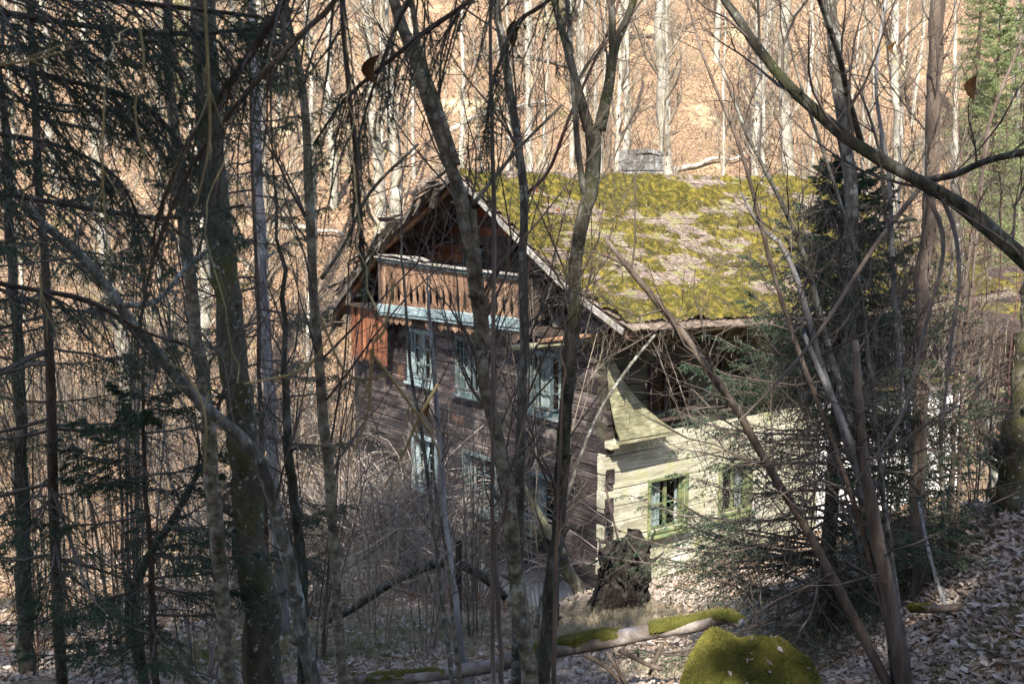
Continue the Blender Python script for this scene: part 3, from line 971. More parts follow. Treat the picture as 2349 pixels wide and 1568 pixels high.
# hollowed eave pole along the side and in front of the gable
hpart('gutter', beamV((-1.7, .62, 4.52), (4.6, -.98, 4.80), .11, .11, N=14, ch=.28, jit=.05, seed=9), 'wood_green')
hpart('gutter', beamV((-1.2, .45, 4.62), (3.0, -.90, 4.92), .09, .08, N=12, ch=.28, jit=.05, seed=10), 'wood_brown')

# chimney
def chimney():
    ch = hpart('chimney', box(4.55, 5.15, 4.05, 4.61, 6.6, 7.95), 'stone')
    g = rng_(3)
    for r, zz in enumerate((7.58, 7.78, 7.96)):
        for k in range(3):
            x0 = 4.48 + k * .25
            hpart('block', beamV((x0, 4.03, zz + .08), (x0 + .242, 4.03, zz + .08), .10, .185, N=3, jit=.06, seed=k + r * 5), 'stone', ch)
        for k in range(2):
            y0 = 4.10 + k * .27
            hpart('block', beamV((4.50, y0, zz + .08), (4.50, y0 + .262, zz + .08), .10, .185, N=3, jit=.06, seed=k + r * 9), 'stone', ch)
    hpart('cap_slab', beamV((4.44, 4.29, 8.2), (4.86, 4.29, 8.22), .66, .10, N=5, jit=.05, seed=1), 'stone', ch)
    hpart('cap_slab', beamV((4.88, 4.29, 8.2), (5.24, 4.29, 8.16), .66, .11, N=4, jit=.08, seed=2), 'stone', ch)
chimney()

# loose weathered boards lying on the left end of the handrail
def hw(p):
    return HC + HS * p[0] + HG * p[1] + np.array([0, 0, p[2]])
for (a, b, wd, lab) in (((-.56, 5.35, 5.80), (-.50, 7.15, 5.87), .20, 'long grey weathered board lying on the left end of the balcony handrail'),
                        ((-.60, 5.05, 5.82), (-.44, 6.1, 5.86), .13, 'shorter split grey board lying across the middle of the balcony handrail')):
    A, B = hw(a), hw(b)
    V, F = beamV(A, B, wd, .025, N=8, jit=.12, seed=int(wd * 100), bow=.03)
    o = mesh('loose_board', V, F, M['wood_grey'], origin=A, smooth=False)
    o.location = A
    tag(o, lab, 'board')

# ------------------------------------------------------------------ open timber shed at the right edge
def shed():
    A = np.array([12.0, 29.0, gz(13.5, 29.5)])
    s = empty('timber_shed', A, RAD(12))
    tag(s, 'ruined open timber shed with sunlit posts and black interior right of the house', 'shed')
    P = lambda name, geo, m: mesh(name, geo[0], geo[1], M[m], s, smooth=False)
    g = rng_(9)
    for k, x in enumerate((0, .42, 2.6, 4.9, 7.0)):
        P('post', beamV((x, 0, -1.2), (x + g.normal() * .06, 0, 3.3), .2, .2, up=(0, 1, 0), N=6, jit=.05, seed=k), 'wood_green')
    for (z, sd, x0) in ((3.35, 1, -.4), (1.75, 2, 1.2), (.95, 3, -.2)):
        P('beam', beamV((x0, -.12, z), (7.2, -.12, z + g.normal() * .05), .14, .16, N=8, jit=.05, seed=sd), 'wood_green')
    for k in range(28):
        P('board', plate([(-1.2, 0, .24), (3.3, 0, .24)], .03, (k * .26 - .2, 2.6 + g.normal() * .02, 0), (1, 0, 0), (0, 0, 1)), 'wood_dark')
    for k in range(12):
        P('board', plate([(-1.2, 0, .2), (g.uniform(.6, .95), 0, .2)], .03, (k * .58 + .1, -.02, 0), (1, 0, 0), (0, 0, 1)), 'wood_grey')
    P('brace', beamV((.4, -.05, 1.2), (1.5, -.05, 3.2), .1, .12), 'wood_green')
    for k in range(30):
        x = -.6 + k * .27
        P('roof_board', beamV((x, -.8, 3.42), (x, 3.2, 4.9), .25, .03, N=4, jit=.06, seed=k), 'wood_dark')
    n = 40
    xx, yy = np.meshgrid(np.linspace(-.6, 7.4, n), np.linspace(-.8, 3.2, n))
    q = np.stack([xx, yy, 0 * xx], -1)
    zz = 3.42 + (yy + .8) * .37 + .22 * (fbm(q, 1.5, 3, 3) - .52)
    tag(P('moss', (np.stack([xx, yy, zz], -1).reshape(-1, 3), grid_faces(n, n)), 'moss'), kind='stuff')
shed()

# ------------------------------------------------------------------ trees: builders
def px_path(pts, depth, N):
    """photo polyline (x, y, half width) -> points and radii; depth one value or (first, last)"""
    d = np.linspace(depth[0], depth[1], len(pts)) if isinstance(depth, tuple) else np.full(len(pts), float(depth))
    rows = [np.append(at(p[0], p[1], q), psize(p[2], q)) for p, q in zip(pts, d)]
    s = spline(np.array(rows), N)
    return s[:, :3], np.maximum(s[:, 3], .002)

def twig_set(g, P, R, n1, l1, n2, n3, ang=.75, up=.2, rs=.35, rmax=.0085, t0=.1, t1=1.0, wig=.16):
    mb = []
    A, ra = sprout(g, P, R, n1, l1, ang, 6, t0, t1, up, wig, rs, rmax)
    mb.append((A, ra, 4))
    if n2:
        B, rb = sprout(g, A, ra, n2, (l1[0] * .35, l1[1] * .5), .8, 5, .2, 1, up * .6, wig * 1.2, .6, .006)
        mb.append((B, rb, 3))
        if n3:
            C, rc = sprout(g, B, rb, n3, (l1[0] * .15, l1[1] * .25), .8, 4, .2, 1, up * .4, wig * 1.3, .7, .003, rmin=.0016)
            mb.append((C, rc, 3))
    return mb

def add_sets(mb, sets):
    for (A, ra, K) in sets:
        V, F = tubes(A, ra, K)
        mb.add(V, F)

TWF = 2.2
def bare_tree(name, label, cat, mat, pts, depth, seed, N=46, K=11, top=3.0, limbs=(), n1=12, l1=(.7, 2.0), n2=6, n3=4, twig='twig',
              group=None, rough=.12, up=.28, t0=.22, t1=.85, root=True, leaves=0, catkin=0):
    g = rng_(seed)
    P, R = px_path(pts, depth, N)
    if top:
        d = nrm(P[0] - P[2] + np.array([0, 0, .6]) * np.linalg.norm(P[0] - P[2]))
        k = np.linspace(top, top / 6, 6)[:, None]
        ext = P[0] + d * k + np.array([0, 0, .04]) * k ** 2 + g.normal(size=(6, 3)) * .015 * top
        P = np.vstack([ext, P])
        R = np.concatenate([R[0] * np.linspace(.3, .92, 6), R])
    if root:
        b = P[-1]
        z = gz(b[0], b[1])
        dn = nrm(P[-1] - P[-3])
        h = max(b[2] - z, 0) + .2
        kx = min(h / max(-dn[2], .3), 2.5)
        e = b + dn * kx * .6
        e[2] = gz(e[0], e[1]) - .15
        if e[2] < b[2] - .05:
            m = (b + e) / 2
            P = np.vstack([P, m, e])
            R = np.concatenate([R, [R[-1] * 1.05, R[-1] * 1.35]])
    base = P[-1].copy()
    base[2] = min(base[2] + .15, P[:, 2].max())
    t = empty(name, base)
    tag(t, label, cat, group)
    wob = np.cumsum(g.normal(size=P.shape), 0)
    wob -= np.linspace(0, 1, len(P))[:, None] * wob[-1]
    P = P + wob * R[:, None] * .13 * np.array([1, 1, 0])
    R = R * (1 + .10 * (vnoise(np.column_stack([np.arange(len(R)) * .45, np.zeros(len(R)), np.zeros(len(R))]), 1.0, seed) - .5))
    tm = MB()
    tm.add(*tubes(P, R, K, cap=True, rough=rough * 1.7, seed=seed))
    ks = g.integers(3, len(P) - 4, 7)
    for k in ks:                                     # broken stubs and knots
        a_ = g.uniform(0, 6.28)
        dv = nrm(np.array([math.cos(a_), math.sin(a_), .6]))
        ln = R[k] * g.uniform(1.3, 3.2)
        tm.add(*tubes(np.array([P[k], P[k] + dv * ln * .6, P[k] + dv * ln])[None], np.array([[R[k] * .5, R[k] * .3, R[k] * .2]]), 5, cap=True))
    tm.build('trunk', M[mat], t, base)
    tw = MB()
    allP = [(P, R)]
    for li in limbs:
        lp, ld = li[0], li[1] if len(li) > 1 and li[1] is not None else depth
        LP, LR = px_path(lp, ld, 18)
        V, F = tubes(LP, LR, 7, cap=True, rough=rough * .7, seed=seed + 3)
        mesh('limb', V, F, M[li[2] if len(li) > 2 else mat], t, base)
        allP.append((LP, LR))
    if n1:
        for (q, r) in allP:
            nn = int(n1 * TWF) if q is P else max(3, n1 // 2)
            sets = twig_set(g, q[None, ::-1] if q is P else q[None], r[None, ::-1] if q is P else r[None], nn, l1, n2, n3, up=up, t0=t0 if q is P else .2, t1=1.0 if q is P else 1.0)
            add_sets(tw, sets)
            if catkin:
                C = sets[-1][0]
                sel = g.choice(len(C), min(catkin, len(C)), replace=False)
                s = C[sel, -1]
                ln = g.uniform(.03, .055, len(s))[:, None]
                q4 = np.stack([s, s - np.array([0, 0, .33]) * ln, s - np.array([0, 0, .66]) * ln, s - np.array([0, 0, 1]) * ln], 1)
                V, F = tubes(q4, np.broadcast_to(np.array([.002, .0045, .0045, .002]), (len(s), 4)), 4)
                tw.add(V, F)
        tag(tw.build('twigs', M[twig], t, base), kind='stuff')
    return t

def needle_geo(g, P, n, ln, wd, t0=.1):
    Mn, Np, _ = P.shape
    idx = np.repeat(np.arange(Mn), n)
    t = g.uniform(t0, 1, Mn * n) * (Np - 1)
    i = np.minimum(t.astype(int), Np - 2)
    f = (t - i)[:, None]
    p = P[idx, i] * (1 - f) + P[idx, i + 1] * f
    tan = nrm(P[idx, i + 1] - P[idx, i])
    rv = g.normal(size=p.shape)
    perp = nrm(rv - (rv * tan).sum(-1, keepdims=True) * tan)
    d = nrm(tan * g.uniform(.35, 1.0, len(p))[:, None] + perp * .8 + np.array([0, 0, .12]))
    L = (ln * g.uniform(.7, 1.25, len(p)))[:, None]
    s = nrm(np.cross(d, rv)) * wd
    V = np.stack([p - s, p + s, p + d * L], 1).reshape(-1, 3)
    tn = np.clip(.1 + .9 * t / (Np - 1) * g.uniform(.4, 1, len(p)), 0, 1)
    return V, np.arange(3 * len(p)).reshape(-1, 3), np.repeat(tn, 3)

def spray(g, Q, br, n, fac, bare, L, N=4):
    """flat sprays: side twigs left and right along each bough, shorter to the tip, hanging a little"""
    Mb, Np, _ = Q.shape
    t = np.clip(np.linspace(.10 + bare, .98, n)[None] + g.normal(size=(Mb, n)) * .02, .03, .99).ravel()
    idx = np.repeat(np.arange(Mb), n)
    u = t * (Np - 1)
    i = np.minimum(u.astype(int), Np - 2)
    f = (u - i)[:, None]
    p = Q[idx, i] * (1 - f) + Q[idx, i + 1] * f
    tan = nrm(Q[idx, i + 1] - Q[idx, i])
    side = nrm(np.cross(tan, np.array([0, 0, 1.0])) + g.normal(size=tan.shape) * .22) * np.where(np.arange(len(t)) % 2, 1, -1)[:, None]
    a = (.95 - .3 * t + g.normal(size=len(t)) * .12)[:, None]
    d = nrm(tan * np.cos(a) + side * np.sin(a) + np.array([0, 0, -.12]))
    ln = L[idx] * fac * (1.05 - .8 * t) * g.uniform(.6, 1.25, len(t))
    k = np.linspace(0, 1, N)
    T = p[:, None] + d[:, None] * (ln[:, None] * k)[..., None]
    T[:, :, 2] -= .28 * ln[:, None] * k ** 2
    T[:, 1:] += g.normal(size=T[:, 1:].shape) * (.02 * ln)[:, None, None]
    r = np.clip((br[idx, i] * .45), .0012, .006)[:, None] * np.linspace(1, .4, N)
    return T, r

def spruce_parts(seed, H, r0, blen, gap, nbr, first, droop, ntw, nnd, nlen, nwd, K=8, tipup=.25, shape=.8, bare=.0, twl=.32, nt2=5):
    """trunk, branch wood and needles of one spruce with its base at the origin"""
    g = rng_(seed)
    zt = np.linspace(-.3, H, 18)
    sway = np.cumsum(g.normal(0, .02, (18, 2)), 0) * .6
    sway -= sway[0]
    P = np.column_stack([sway, zt])
    R = r0 * (1 - np.clip(zt / H, 0, 1)) ** .85 + .008
    trunk = tubes(P, R, K, cap=True, rough=.1, seed=seed)
    zs = np.arange(first * H, H * .985, gap)
    zs = np.concatenate([z + g.normal(0, gap * .22, nbr) for z in zs])
    f = np.clip(zs / H, 0, .99)
    n = len(zs)
    az = g.uniform(0, 2 * math.pi, n)
    L = blen * (1 - f) ** shape * g.uniform(.55, 1.1, n) + .12
    hor = np.column_stack([np.cos(az), np.sin(az), np.zeros(n)])
    t = np.linspace(0, 1, 8)
    dr = droop * (1 - f * 1.1) + g.normal(0, .08, n)
    Q = np.zeros((n, 8, 3))
    root = np.column_stack([np.interp(zs, zt, P[:, 0]), np.interp(zs, zt, P[:, 1]), zs])
    for k in range(8):
        Q[:, k] = root + hor * (L * t[k])[:, None] + np.array([0, 0, 1]) * (L * (-dr * t[k] ** 1.2 + tipup * t[k] ** 2.6))[:, None]
    Q[:, 1:] += g.normal(size=(n, 7, 3)) * .012
    br = np.clip(.005 + .0065 * L, .005, .022)[:, None] * np.linspace(1, .25, 8)
    wood = MB()
    wood.add(*tubes(Q, br, 4))
    T1, rt = spray(g, Q, br, ntw, twl, bare, L)
    wood.add(*tubes(T1, rt, 3))
    L1 = np.linalg.norm(T1[:, -1] - T1[:, 0], axis=1)
    T2, r2 = spray(g, T1, rt, nt2, .42, .0, L1, N=3)
    nd = MB()
    for (A, k) in ((T1, nnd), (T2, max(4, int(nnd * .5)))):
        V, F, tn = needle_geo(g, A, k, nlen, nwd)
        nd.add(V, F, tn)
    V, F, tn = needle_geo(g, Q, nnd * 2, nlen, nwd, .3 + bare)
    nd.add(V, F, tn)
    return trunk, wood, nd

def spruce(name, label, base, parts, needle='needle_dark', group=None, rz=0, scale=1.0, group_data=None):
    t = empty(name, base, rz)
    t.scale = (scale,) * 3
    tag(t, label, 'tree', group)
    trunk, wood, nd = parts
    mesh('trunk', trunk[0], trunk[1], M['bark_spruce'], t)
    tag(wood.build('branches', M['twig'], t), kind='stuff')
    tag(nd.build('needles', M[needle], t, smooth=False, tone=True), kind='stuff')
    return t

# ------------------------------------------------------------------ the wooded hillside
def hill_trees():
    g = rng_(100)
    protos = []
    for v in range(7):
        H = g.uniform(15, 22)
        gg = rng_(200 + v)
        z = np.linspace(-.6, H, 22)
        sw = np.cumsum(gg.normal(0, .05, (22, 2)), 0)
        sw -= sw[1]
        P = np.column_stack([sw, z])
        R = .16 * (1 - np.clip(z / H, 0, 1)) ** .7 + .012
        R[0] *= 1.35
        t = empty('beech_tree', (0, -200, 0))
        mesh('trunk', *tubes(P, R, 8, rough=.08, seed=v), M['bark_pale'], t)
        A, ra = sprout(gg, P[None], R[None], 26, (2.0, 4.2), .75, 8, .16, .98, .35, .12, .42, .06, taper=.45)
        B, rb = sprout(gg, A, ra, 6, (.7, 1.8), .7, 6, .2, 1, .2, .16, .5, .02)
        C, rc = sprout(gg, B, rb, 4, (.3, .8), .7, 4, .2, 1, .1, .2, .6, .008, rmin=.0035)
        mb = MB()
        mb.add(*tubes(A, ra, 5))
        mb.add(*tubes(B, rb, 3))
        mb.add(*tubes(C, rc, 3))
        tag(mb.build('crown', M['twig_pale'], t), kind='stuff')
        protos.append(t)
    used = [False] * 7
    # trunks that can be told apart in the photograph: pixel x, distance, radius, label
    named = [(592, 40, .24, 'pale beech trunk standing left of the house behind the mossy trunk'),
             (868, 44, .26, 'left one of the two pale beech trunks above the left roof edge'),
             (905, 41, .27, 'right one of the two pale beech trunks above the left roof edge'),
             (1541, 46, .27, 'brightest white beech trunk just right of the chimney'),
             (1432, 58, .2, 'slender pale beech trunk just left of the chimney'),
             (1722, 62, .3, 'pale beech trunk on the slope above the middle of the roof'),
             (1806, 52, .3, 'pale beech trunk on the slope behind the long diagonal limb'),
             (2052, 50, .26, 'white beech trunk on the slope left of the light green spruces'),
             (770, 52, .2, 'slim pale beech trunk on the slope behind the bent dark branch'),
             (288, 38, .24, 'sunlit pale beech trunk behind the spruce sprays at far left'),
             (1327, 66, .2, 'slender pale beech trunk on the slope behind the forked tree'),
             (450, 36, .2, 'sunlit pale beech trunk just left of the mossy trunk')]
    pos = []
    for i, (px, d, r, lab) in enumerate(named):
        x = (px - 1174.5) / FPX * d
        pos.append((x, d, r, lab, None))
    k = 0
    tries = 0
    while k < 165 and tries < 5000:
        tries += 1
        d = 36 + 92 * g.random() ** 1.25
        x = g.uniform(-.60, .60) * d
        if x > 6 and d < 40 and x < 22:
            continue
        if min((x - p[0]) ** 2 + (d - p[1]) ** 2 for p in pos) < 4.5:
            continue
        px = 1174.5 + FPX * x / d
        if 960 < px < 1030 and d > 60 and g.random() < .7:
            continue
        pos.append((x, d, g.choice([.06, .08, .10, .14, .2], p=[.2, .25, .25, .2, .1]), None, 'far'))
        k += 1
    for (x, d, r, lab, far) in pos:
        v = int(g.integers(7))
        if used[v]:
            t = copy_tree(protos[v])
        else:
            t = protos[v]
            used[v] = True
        t.location = (x, d, gz(x, d))
        t.rotation_euler = (g.normal() * .03, g.normal() * .03, g.uniform(0, 6.28))
        s = r / .16
        zs = max(.55, min(1.15, .55 + s * .35))
        t.scale = (max(s, .5), max(s, .5), zs)
        if lab:
            tag(t, lab, 'tree', 'beech trees on the sunlit slope')
        else:
            tag(t, 'bare thin beech tree among many on the sunlit leaf covered hillside', 'tree', 'bare trees on the hillside')
hill_trees()

def bush_mesh(g, ns, h, spread, n2, n3, r, up=.12):
    P = np.zeros((ns, 7, 3))
    az = g.uniform(0, 6.28, ns)
    hh = h * g.uniform(.35, 1.1, ns)
    rr = g.uniform(0, .7, ns)
    for k, u in enumerate(np.linspace(0, 1, 7)):
        o = rr + spread * hh * u ** 1.3
        P[:, k] = np.column_stack([np.cos(az) * o, np.sin(az) * o, -.25 + hh * u])
    P[:, 1:] += np.cumsum(g.normal(size=(ns, 6, 3)) * .04, 1)
    R = (r * g.uniform(.5, 1.3, ns))[:, None] * np.linspace(1, .3, 7)
    mb = MB()
    mb.add(*tubes(P, R, 4))
    A, ra = sprout(g, P, R, n2, (.4, 1.2), .8, 5, .15, 1, up, .2, .6, .012, rmin=.004)
    mb.add(*tubes(A, ra, 3))
    B, rb = sprout(g, A, ra, n3, (.2, .7), .8, 4, .2, 1, up * .6, .2, .7, .006, rmin=.003)
    mb.add(*tubes(B, rb, 3))
    return mb

def slope_logs():
    g = rng_(131)
    spots = [(1150, 62, .5, 'pale fallen trunk lying up the slope behind the bent dark branch'), (1260, 70, -.6, 'grey fallen trunk across the slope above the roof ridge'),
             (1620, 58, .7, 'thin fallen trunk on the slope above the right part of the roof'), (1010, 55, 1.0, 'dark fallen trunk on the slope just above the roof apex'),
             (700, 50, -.4, 'fallen trunk on the slope left of the roof'), (1480, 75, .3, 'distant fallen trunk on the slope above the chimney')]
    for k, (px, d, az, lab) in enumerate(spots):
        x = (px - 1174.5) / FPX * d
        L = g.uniform(4, 8)
        t = np.linspace(-.5, .5, 14)
        xs, ys = x + math.cos(az) * L * t, d + math.sin(az) * L * t
        P = np.column_stack([xs, ys, ground(xs, ys) + .12 + .25 * (t + .5)])
        base = P[0].copy()
        e = empty('fallen_beech', base)
        tag(e, lab, 'log', 'fallen trunks on the hillside')
        mesh('trunk', *tubes(P, np.linspace(.16, .07, 14), 8, cap=True, rough=.15, seed=k), M['bark_pale' if k % 2 == 0 else 'bark_brown'], e, base)
slope_logs()

def undergrowth():
    g = rng_(101)
    protos = []
    for v in range(6):
        gg = rng_(140 + v)
        t = empty('hillside_bush', (0, -200, 0))
        tag(bush_mesh(gg, int(gg.integers(10, 20)), gg.uniform(1.6, 3.4), gg.uniform(.25, .6), 6, 4, .016).build('stems', M[('twig', 'twig_pale', 'bramble')[v % 3]], t), kind='stuff')
        protos.append(t)
    used = set()
    n = 0
    while n < 290:
        d = 33 + 66 * g.random() ** 1.35
        x = g.uniform(-.54, .54) * d
        if 2 < x < 22 and d < 38:
            continue
        v = int(g.integers(6))
        t = copy_tree(protos[v]) if v in used else protos[v]
        used.add(v)
        t.location = (x, d, gz(x, d))
        t.rotation_euler = (0, 0, g.uniform(0, 6.28))
        s = g.uniform(.7, 1.6)
        t.scale = (s, s, s * g.uniform(.7, 1.2))
        tag(t, 'bare twiggy bush among many on the sunlit hillside', 'shrub', 'bare bushes on the hillside')
        n += 1
    # leaves lying on the lit slope
    N = 13000
    d = 30 + 60 * g.random(N) ** 1.3
    x = g.uniform(-.55, .5, N) * d
    keep = ~((x > 1) & (x < 20) & (d < 37))
    x, d = x[keep], d[keep]
    p = np.column_stack([x, d, ground(x, d) + .02])
    V, F, tn = leaf_geo(g, p, np.broadcast_to(np.array([0, -.3, .9]), p.shape), .15)
    o = mesh('fallen_leaves', V, F, M['leaf'], attr=tn)
    tag(o, 'brown beech leaves covering the far slope', 'leaves', kind='stuff')
undergrowth()

# light green spruces on the hill, right edge and elsewhere
sp_far = spruce_parts(301, 13, .17, 2.6, .40, 7, .06, .45, 12, 10, .07, .013, twl=.40, nt2=5)
first = None
for (px, d, s, rz, lab) in ((2262, 44, 1.05, 0, 'light green spruce on the slope at the upper right edge'),
                            (2330, 50, 1.25, 1.1, 'taller light green spruce at the right edge of the picture'),
                            (2215, 58, .95, 2.2, 'small light green spruce behind the upright brown trunk at right'),
                            (450, 66, .8, 3.0, 'small yellow green spruce on the slope behind the mossy trunk'),
                            (1290, 78, .7, 4.0, 'small distant spruce on the slope above the roof ridge'),
                            (1180, 100, 1.1, 5.0, 'dark conifer on the skyline above the roof apex')):
    x = (px - 1174.5) / FPX * d
    if first is None:
        first = spruce('spruce_tree', lab, (x, d, gz(x, d)), sp_far, 'needle_light', 'conifers on the hillside', rz, s)
    else:
        t = copy_tree(first)
        t.location = (x, d, gz(x, d))
        t.rotation_euler = (0, 0, rz)
        t.scale = (s, s, s)
        tag(t, lab, 'tree', 'conifers on the hillside')

# ------------------------------------------------------------------ coppice, bushes and brambles on the valley floor
def coppice(name, label, px, d, seed, ns, h, spread, mat='twig_pale', r=.022, group='coppice clumps left of the house', tw=4, lean=(0, 0)):
    g = rng_(seed)
    x = (px - 1174.5) / FPX * d
    base = np.array([x, d, gz(x, d)])
    t = empty(name, base)
    tag(t, label, 'shrub', group)
    P = np.zeros((ns, 9, 3))
    az = g.uniform(0, 6.28, ns)
    sp = spread * g.uniform(.1, 1, ns)
    hh = h * g.uniform(.5, 1.1, ns)
    rr = g.uniform(0, .35, ns)
    for k, u in enumerate(np.linspace(0, 1, 9)):
        P[:, k] = np.column_stack([np.cos(az) * (rr + sp * hh * u ** 1.3) + lean[0] * hh * u, np.sin(az) * (rr + sp * hh * u ** 1.3) + lean[1] * hh * u, -.1 + hh * u * (1 - .12 * sp * u)])
    P[:, 1:] += np.cumsum(g.normal(size=(ns, 8, 3)) * .02, 1)
    R = (r * g.uniform(.5, 1.2, ns))[:, None] * np.linspace(1, .25, 9)
    V, F = tubes(P, R, 6)
    mesh('stems', V, F, M[mat], t)['kind'] = 'stuff'
    if tw:
        mb = MB()
        add_sets(mb, twig_set(g, P, R, tw + 3, (.5, 1.4), 5, 3, up=.2, t0=.25, rmax=.008))
        tag(mb.build('twigs', M['twig'], t), kind='stuff')
    return t
cop = [(60, 15, 9, 6, .18, 'mossy coppice clump at the far left edge'), (180, 17, 12, 6, .2, 'thin coppice clump between the two leftmost trunks'),
       (255, 12.5, 14, 5, .16, 'yellow lit coppice clump near the left foreground spruce'), (330, 21, 12, 7, .25, 'tall coppice clump behind the small spruce'),
       (410, 24, 14, 6, .35, 'leaning coppice clump left of the mossy trunk'), (470, 19, 12, 6, .3, 'leaning sunlit rods just left of the mossy trunk'),
       (640, 23, 10, 6, .22, 'sunlit rods just right of the mossy trunk'), (700, 27, 10, 6, .25, 'sunlit rods left of the bramble thicket'),
       (560, 30, 14, 7, .3, 'far coppice clump on the valley floor behind the mossy trunk'), (150, 28, 14, 7, .28, 'far coppice clump on the valley floor at left')]
def cop_place(src, px, d, lab, grp, rz, s):
    t = copy_tree(src)
    x = (px - 1174.5) / FPX * d
    t.location = (x, d, gz(x, d))
    t.rotation_euler = (0, 0, rz)
    t.scale = (s, s, s)
    tag(t, lab, 'shrub', grp)
    return t
srcs = []
for i, (px, d, n, h, s, lab) in enumerate(cop):
    if i in (0, 2, 4, 6):
        srcs.append(coppice('coppice_clump', lab, px, d, 400 + i, n, h, s, 'bark_smooth' if i in (0, 2) else 'twig_pale'))
    else:
        cop_place(srcs[-1], px, d, lab, 'coppice clumps left of the house', 1.3 * i, .9 + .05 * (i % 5))
cop_place(srcs[3], 2230, 17, 'thicket of bare rods in front of the timber shed', 'coppice clumps at right', .4, .75)
cop_place(srcs[0], 2060, 14, 'tall bare rods between the spruce and the right trunk', 'coppice clumps at right', 2.0, 1.0)
cop_place(srcs[2], 2300, 13.5, 'bare bush climbing the leaf bank at the right edge', 'coppice clumps at right', 3.0, .5)
cop_place(srcs[1], 1640, 36, 'bare rods seen through twigs beyond the roof at right', 'coppice clumps at right', 1.0, 1.0)
cop_place(srcs[2], 520, 15, 'bare rods right behind the slim dark trunk', 'coppice clumps left of the house', 4.4, .9)
cop_place(srcs[3], 985, 18.5, 'bare elder rods in front of the left gable windows', 'coppice clumps before the gable', .9, .62)
cop_place(srcs[1], 1085, 17.0, 'bare elder rods in front of the middle gable windows', 'coppice clumps before the gable', 2.7, .60)
cop_place(srcs[2], 880, 20.5, 'bare elder rods rising past the red boards at the left gable end', 'coppice clumps before the gable', 3.6, .72)
cop_place(srcs[3], 760, 19.0, 'leaning rods in the brush left of the gable', 'coppice clumps before the gable', 5.6, .66)
cop_place(srcs[3], 90, 21, 'sunlit rods at the left edge of the valley floor', 'coppice clumps left of the house', 5.1, 1.1)

def bramble(label, p, w, h, n, seed, mat='bramble', sub=5):
    """arching thicket: stems rise and bow over, fine twigs fill it"""
    g = rng_(seed)
    base = np.array([p[0], p[1], gz(p[0], p[1])])
    t = empty('bramble_thicket', base)
    tag(t, label, 'shrub', 'bare thickets in front of the gable')
    P = np.zeros((n, 9, 3))
    rad = w * np.sqrt(g.random(n))
    a = g.uniform(0, 6.28, n)
    sx, sy = rad * np.cos(a), rad * np.sin(a) * .6
    sz = ground(base[0] + sx, base[1] + sy) - base[2]
    az = g.uniform(0, 6.28, n)
    hh = h * g.uniform(.4, 1.1, n) * (1 - .35 * rad / w)
    out = hh * g.uniform(.4, 1.9, n)
    for k, u in enumerate(np.linspace(0, 1, 9)):
        P[:, k] = np.column_stack([sx + np.cos(az) * out * u ** 1.2, sy + np.sin(az) * out * u ** 1.2, sz - .05 + hh * (1.9 * u - 1.35 * u ** 2.0)])
    P[:, 1:] += np.cumsum(g.normal(size=(n, 8, 3)) * .06, 1)
    R = (.011 * g.choice([.7, 1, 1.4, 2.2], n))[:, None] * np.linspace(1, .3, 9)
    mb = MB()
    mb.add(*tubes(P, R, 4))
    A, ra = sprout(g, P, R, sub, (.4, 1.5), 1.2, 6, .1, 1, -.02, .26, .6, .006, rmin=.002)
    mb.add(*tubes(A, ra, 3))
    B, rb = sprout(g, A, ra, 1, (.2, .7), .9, 4, .2, 1, .05, .2, .7, .005, rmin=.0024)
    mb.add(*tubes(B, rb, 3))
    tag(mb.build('stems', M[mat], t), kind='stuff')
    return t
def hp(x, y):
    q = hw((x, y, 0))
    return q[0], q[1]
bramble('dense grey bramble thicket heaped against the left half of the gable', hp(-1.5, 7.4), 1.7, 4.6, 300, 501)
bramble('tall twiggy bush in front of the middle gable windows', hp(-1.3, 4.9), 1.4, 5.2, 200, 502)
bramble('low bramble thicket left of the house on the valley floor', hp(-2.0, 10.2), 2.0, 2.8, 220, 503)
bramble('thin bare bush in front of the right lower gable window', hp(-1.2, 2.7), .8, 3.4, 34, 504, sub=3)
bramble('heap of pale brushwood between the mossy trunk and the thicket', (-3.6, 16.5), 1.4, 1.9, 130, 505, 'twig_pale')

# ------------------------------------------------------------------ spruces near the house and on the left
b = ghit(1890, 1440)
SH = at(1875, 345, b[1])[2] - b[2]
spruce('spruce_tree', 'dark green spruce standing in front of the sunlit side wall', b,
       spruce_parts(601, SH, .085, 400 / FPX * b[1] * 1.4, SH / 28, 8, .03, .26, 17, 15, .026, .0056, shape=.80, twl=.44, nt2=8), 'needle_dark')
b = at(145, 1568, 8.6); b[2] = gz(b[0], b[1])
left_sp = spruce('spruce_tree', 'thin dark spruce at the left edge with wide drooping sprays', b,
       spruce_parts(602, 9.5, .042, 1.9, .50, 4, .14, .45, 22, 22, .024, .0040, shape=.35, bare=.08, twl=.42, nt2=9), 'needle_dark')
b = at(365, 1568, 8.2); b[2] = gz(b[0], b[1])
spruce('spruce_tree', 'small young spruce in the lower left foreground', b,
       spruce_parts(603, 2.9, .026, 1.4, .26, 4, .18, .35, 17, 24, .024, .0040, shape=.6, bare=.05, twl=.42, nt2=8), 'needle_dark')
for (px, py, dd, rz, s, lab) in ((612, 1290, 12.0, 2.1, .92, 'slender spruce behind the mossy trunk with dark fans at its right'),
                                 (-60, 1400, 10.5, 4.0, 1.05, 'dark spruce cut by the left edge of the picture')):
    t = copy_tree(left_sp)
    b = at(px, py, dd)
    t.location = (b[0], b[1], gz(b[0], b[1]))
    t.rotation_euler = (0, 0, rz)
    t.scale = (s * .8, s * .8, s)
    tag(t, lab, 'tree')

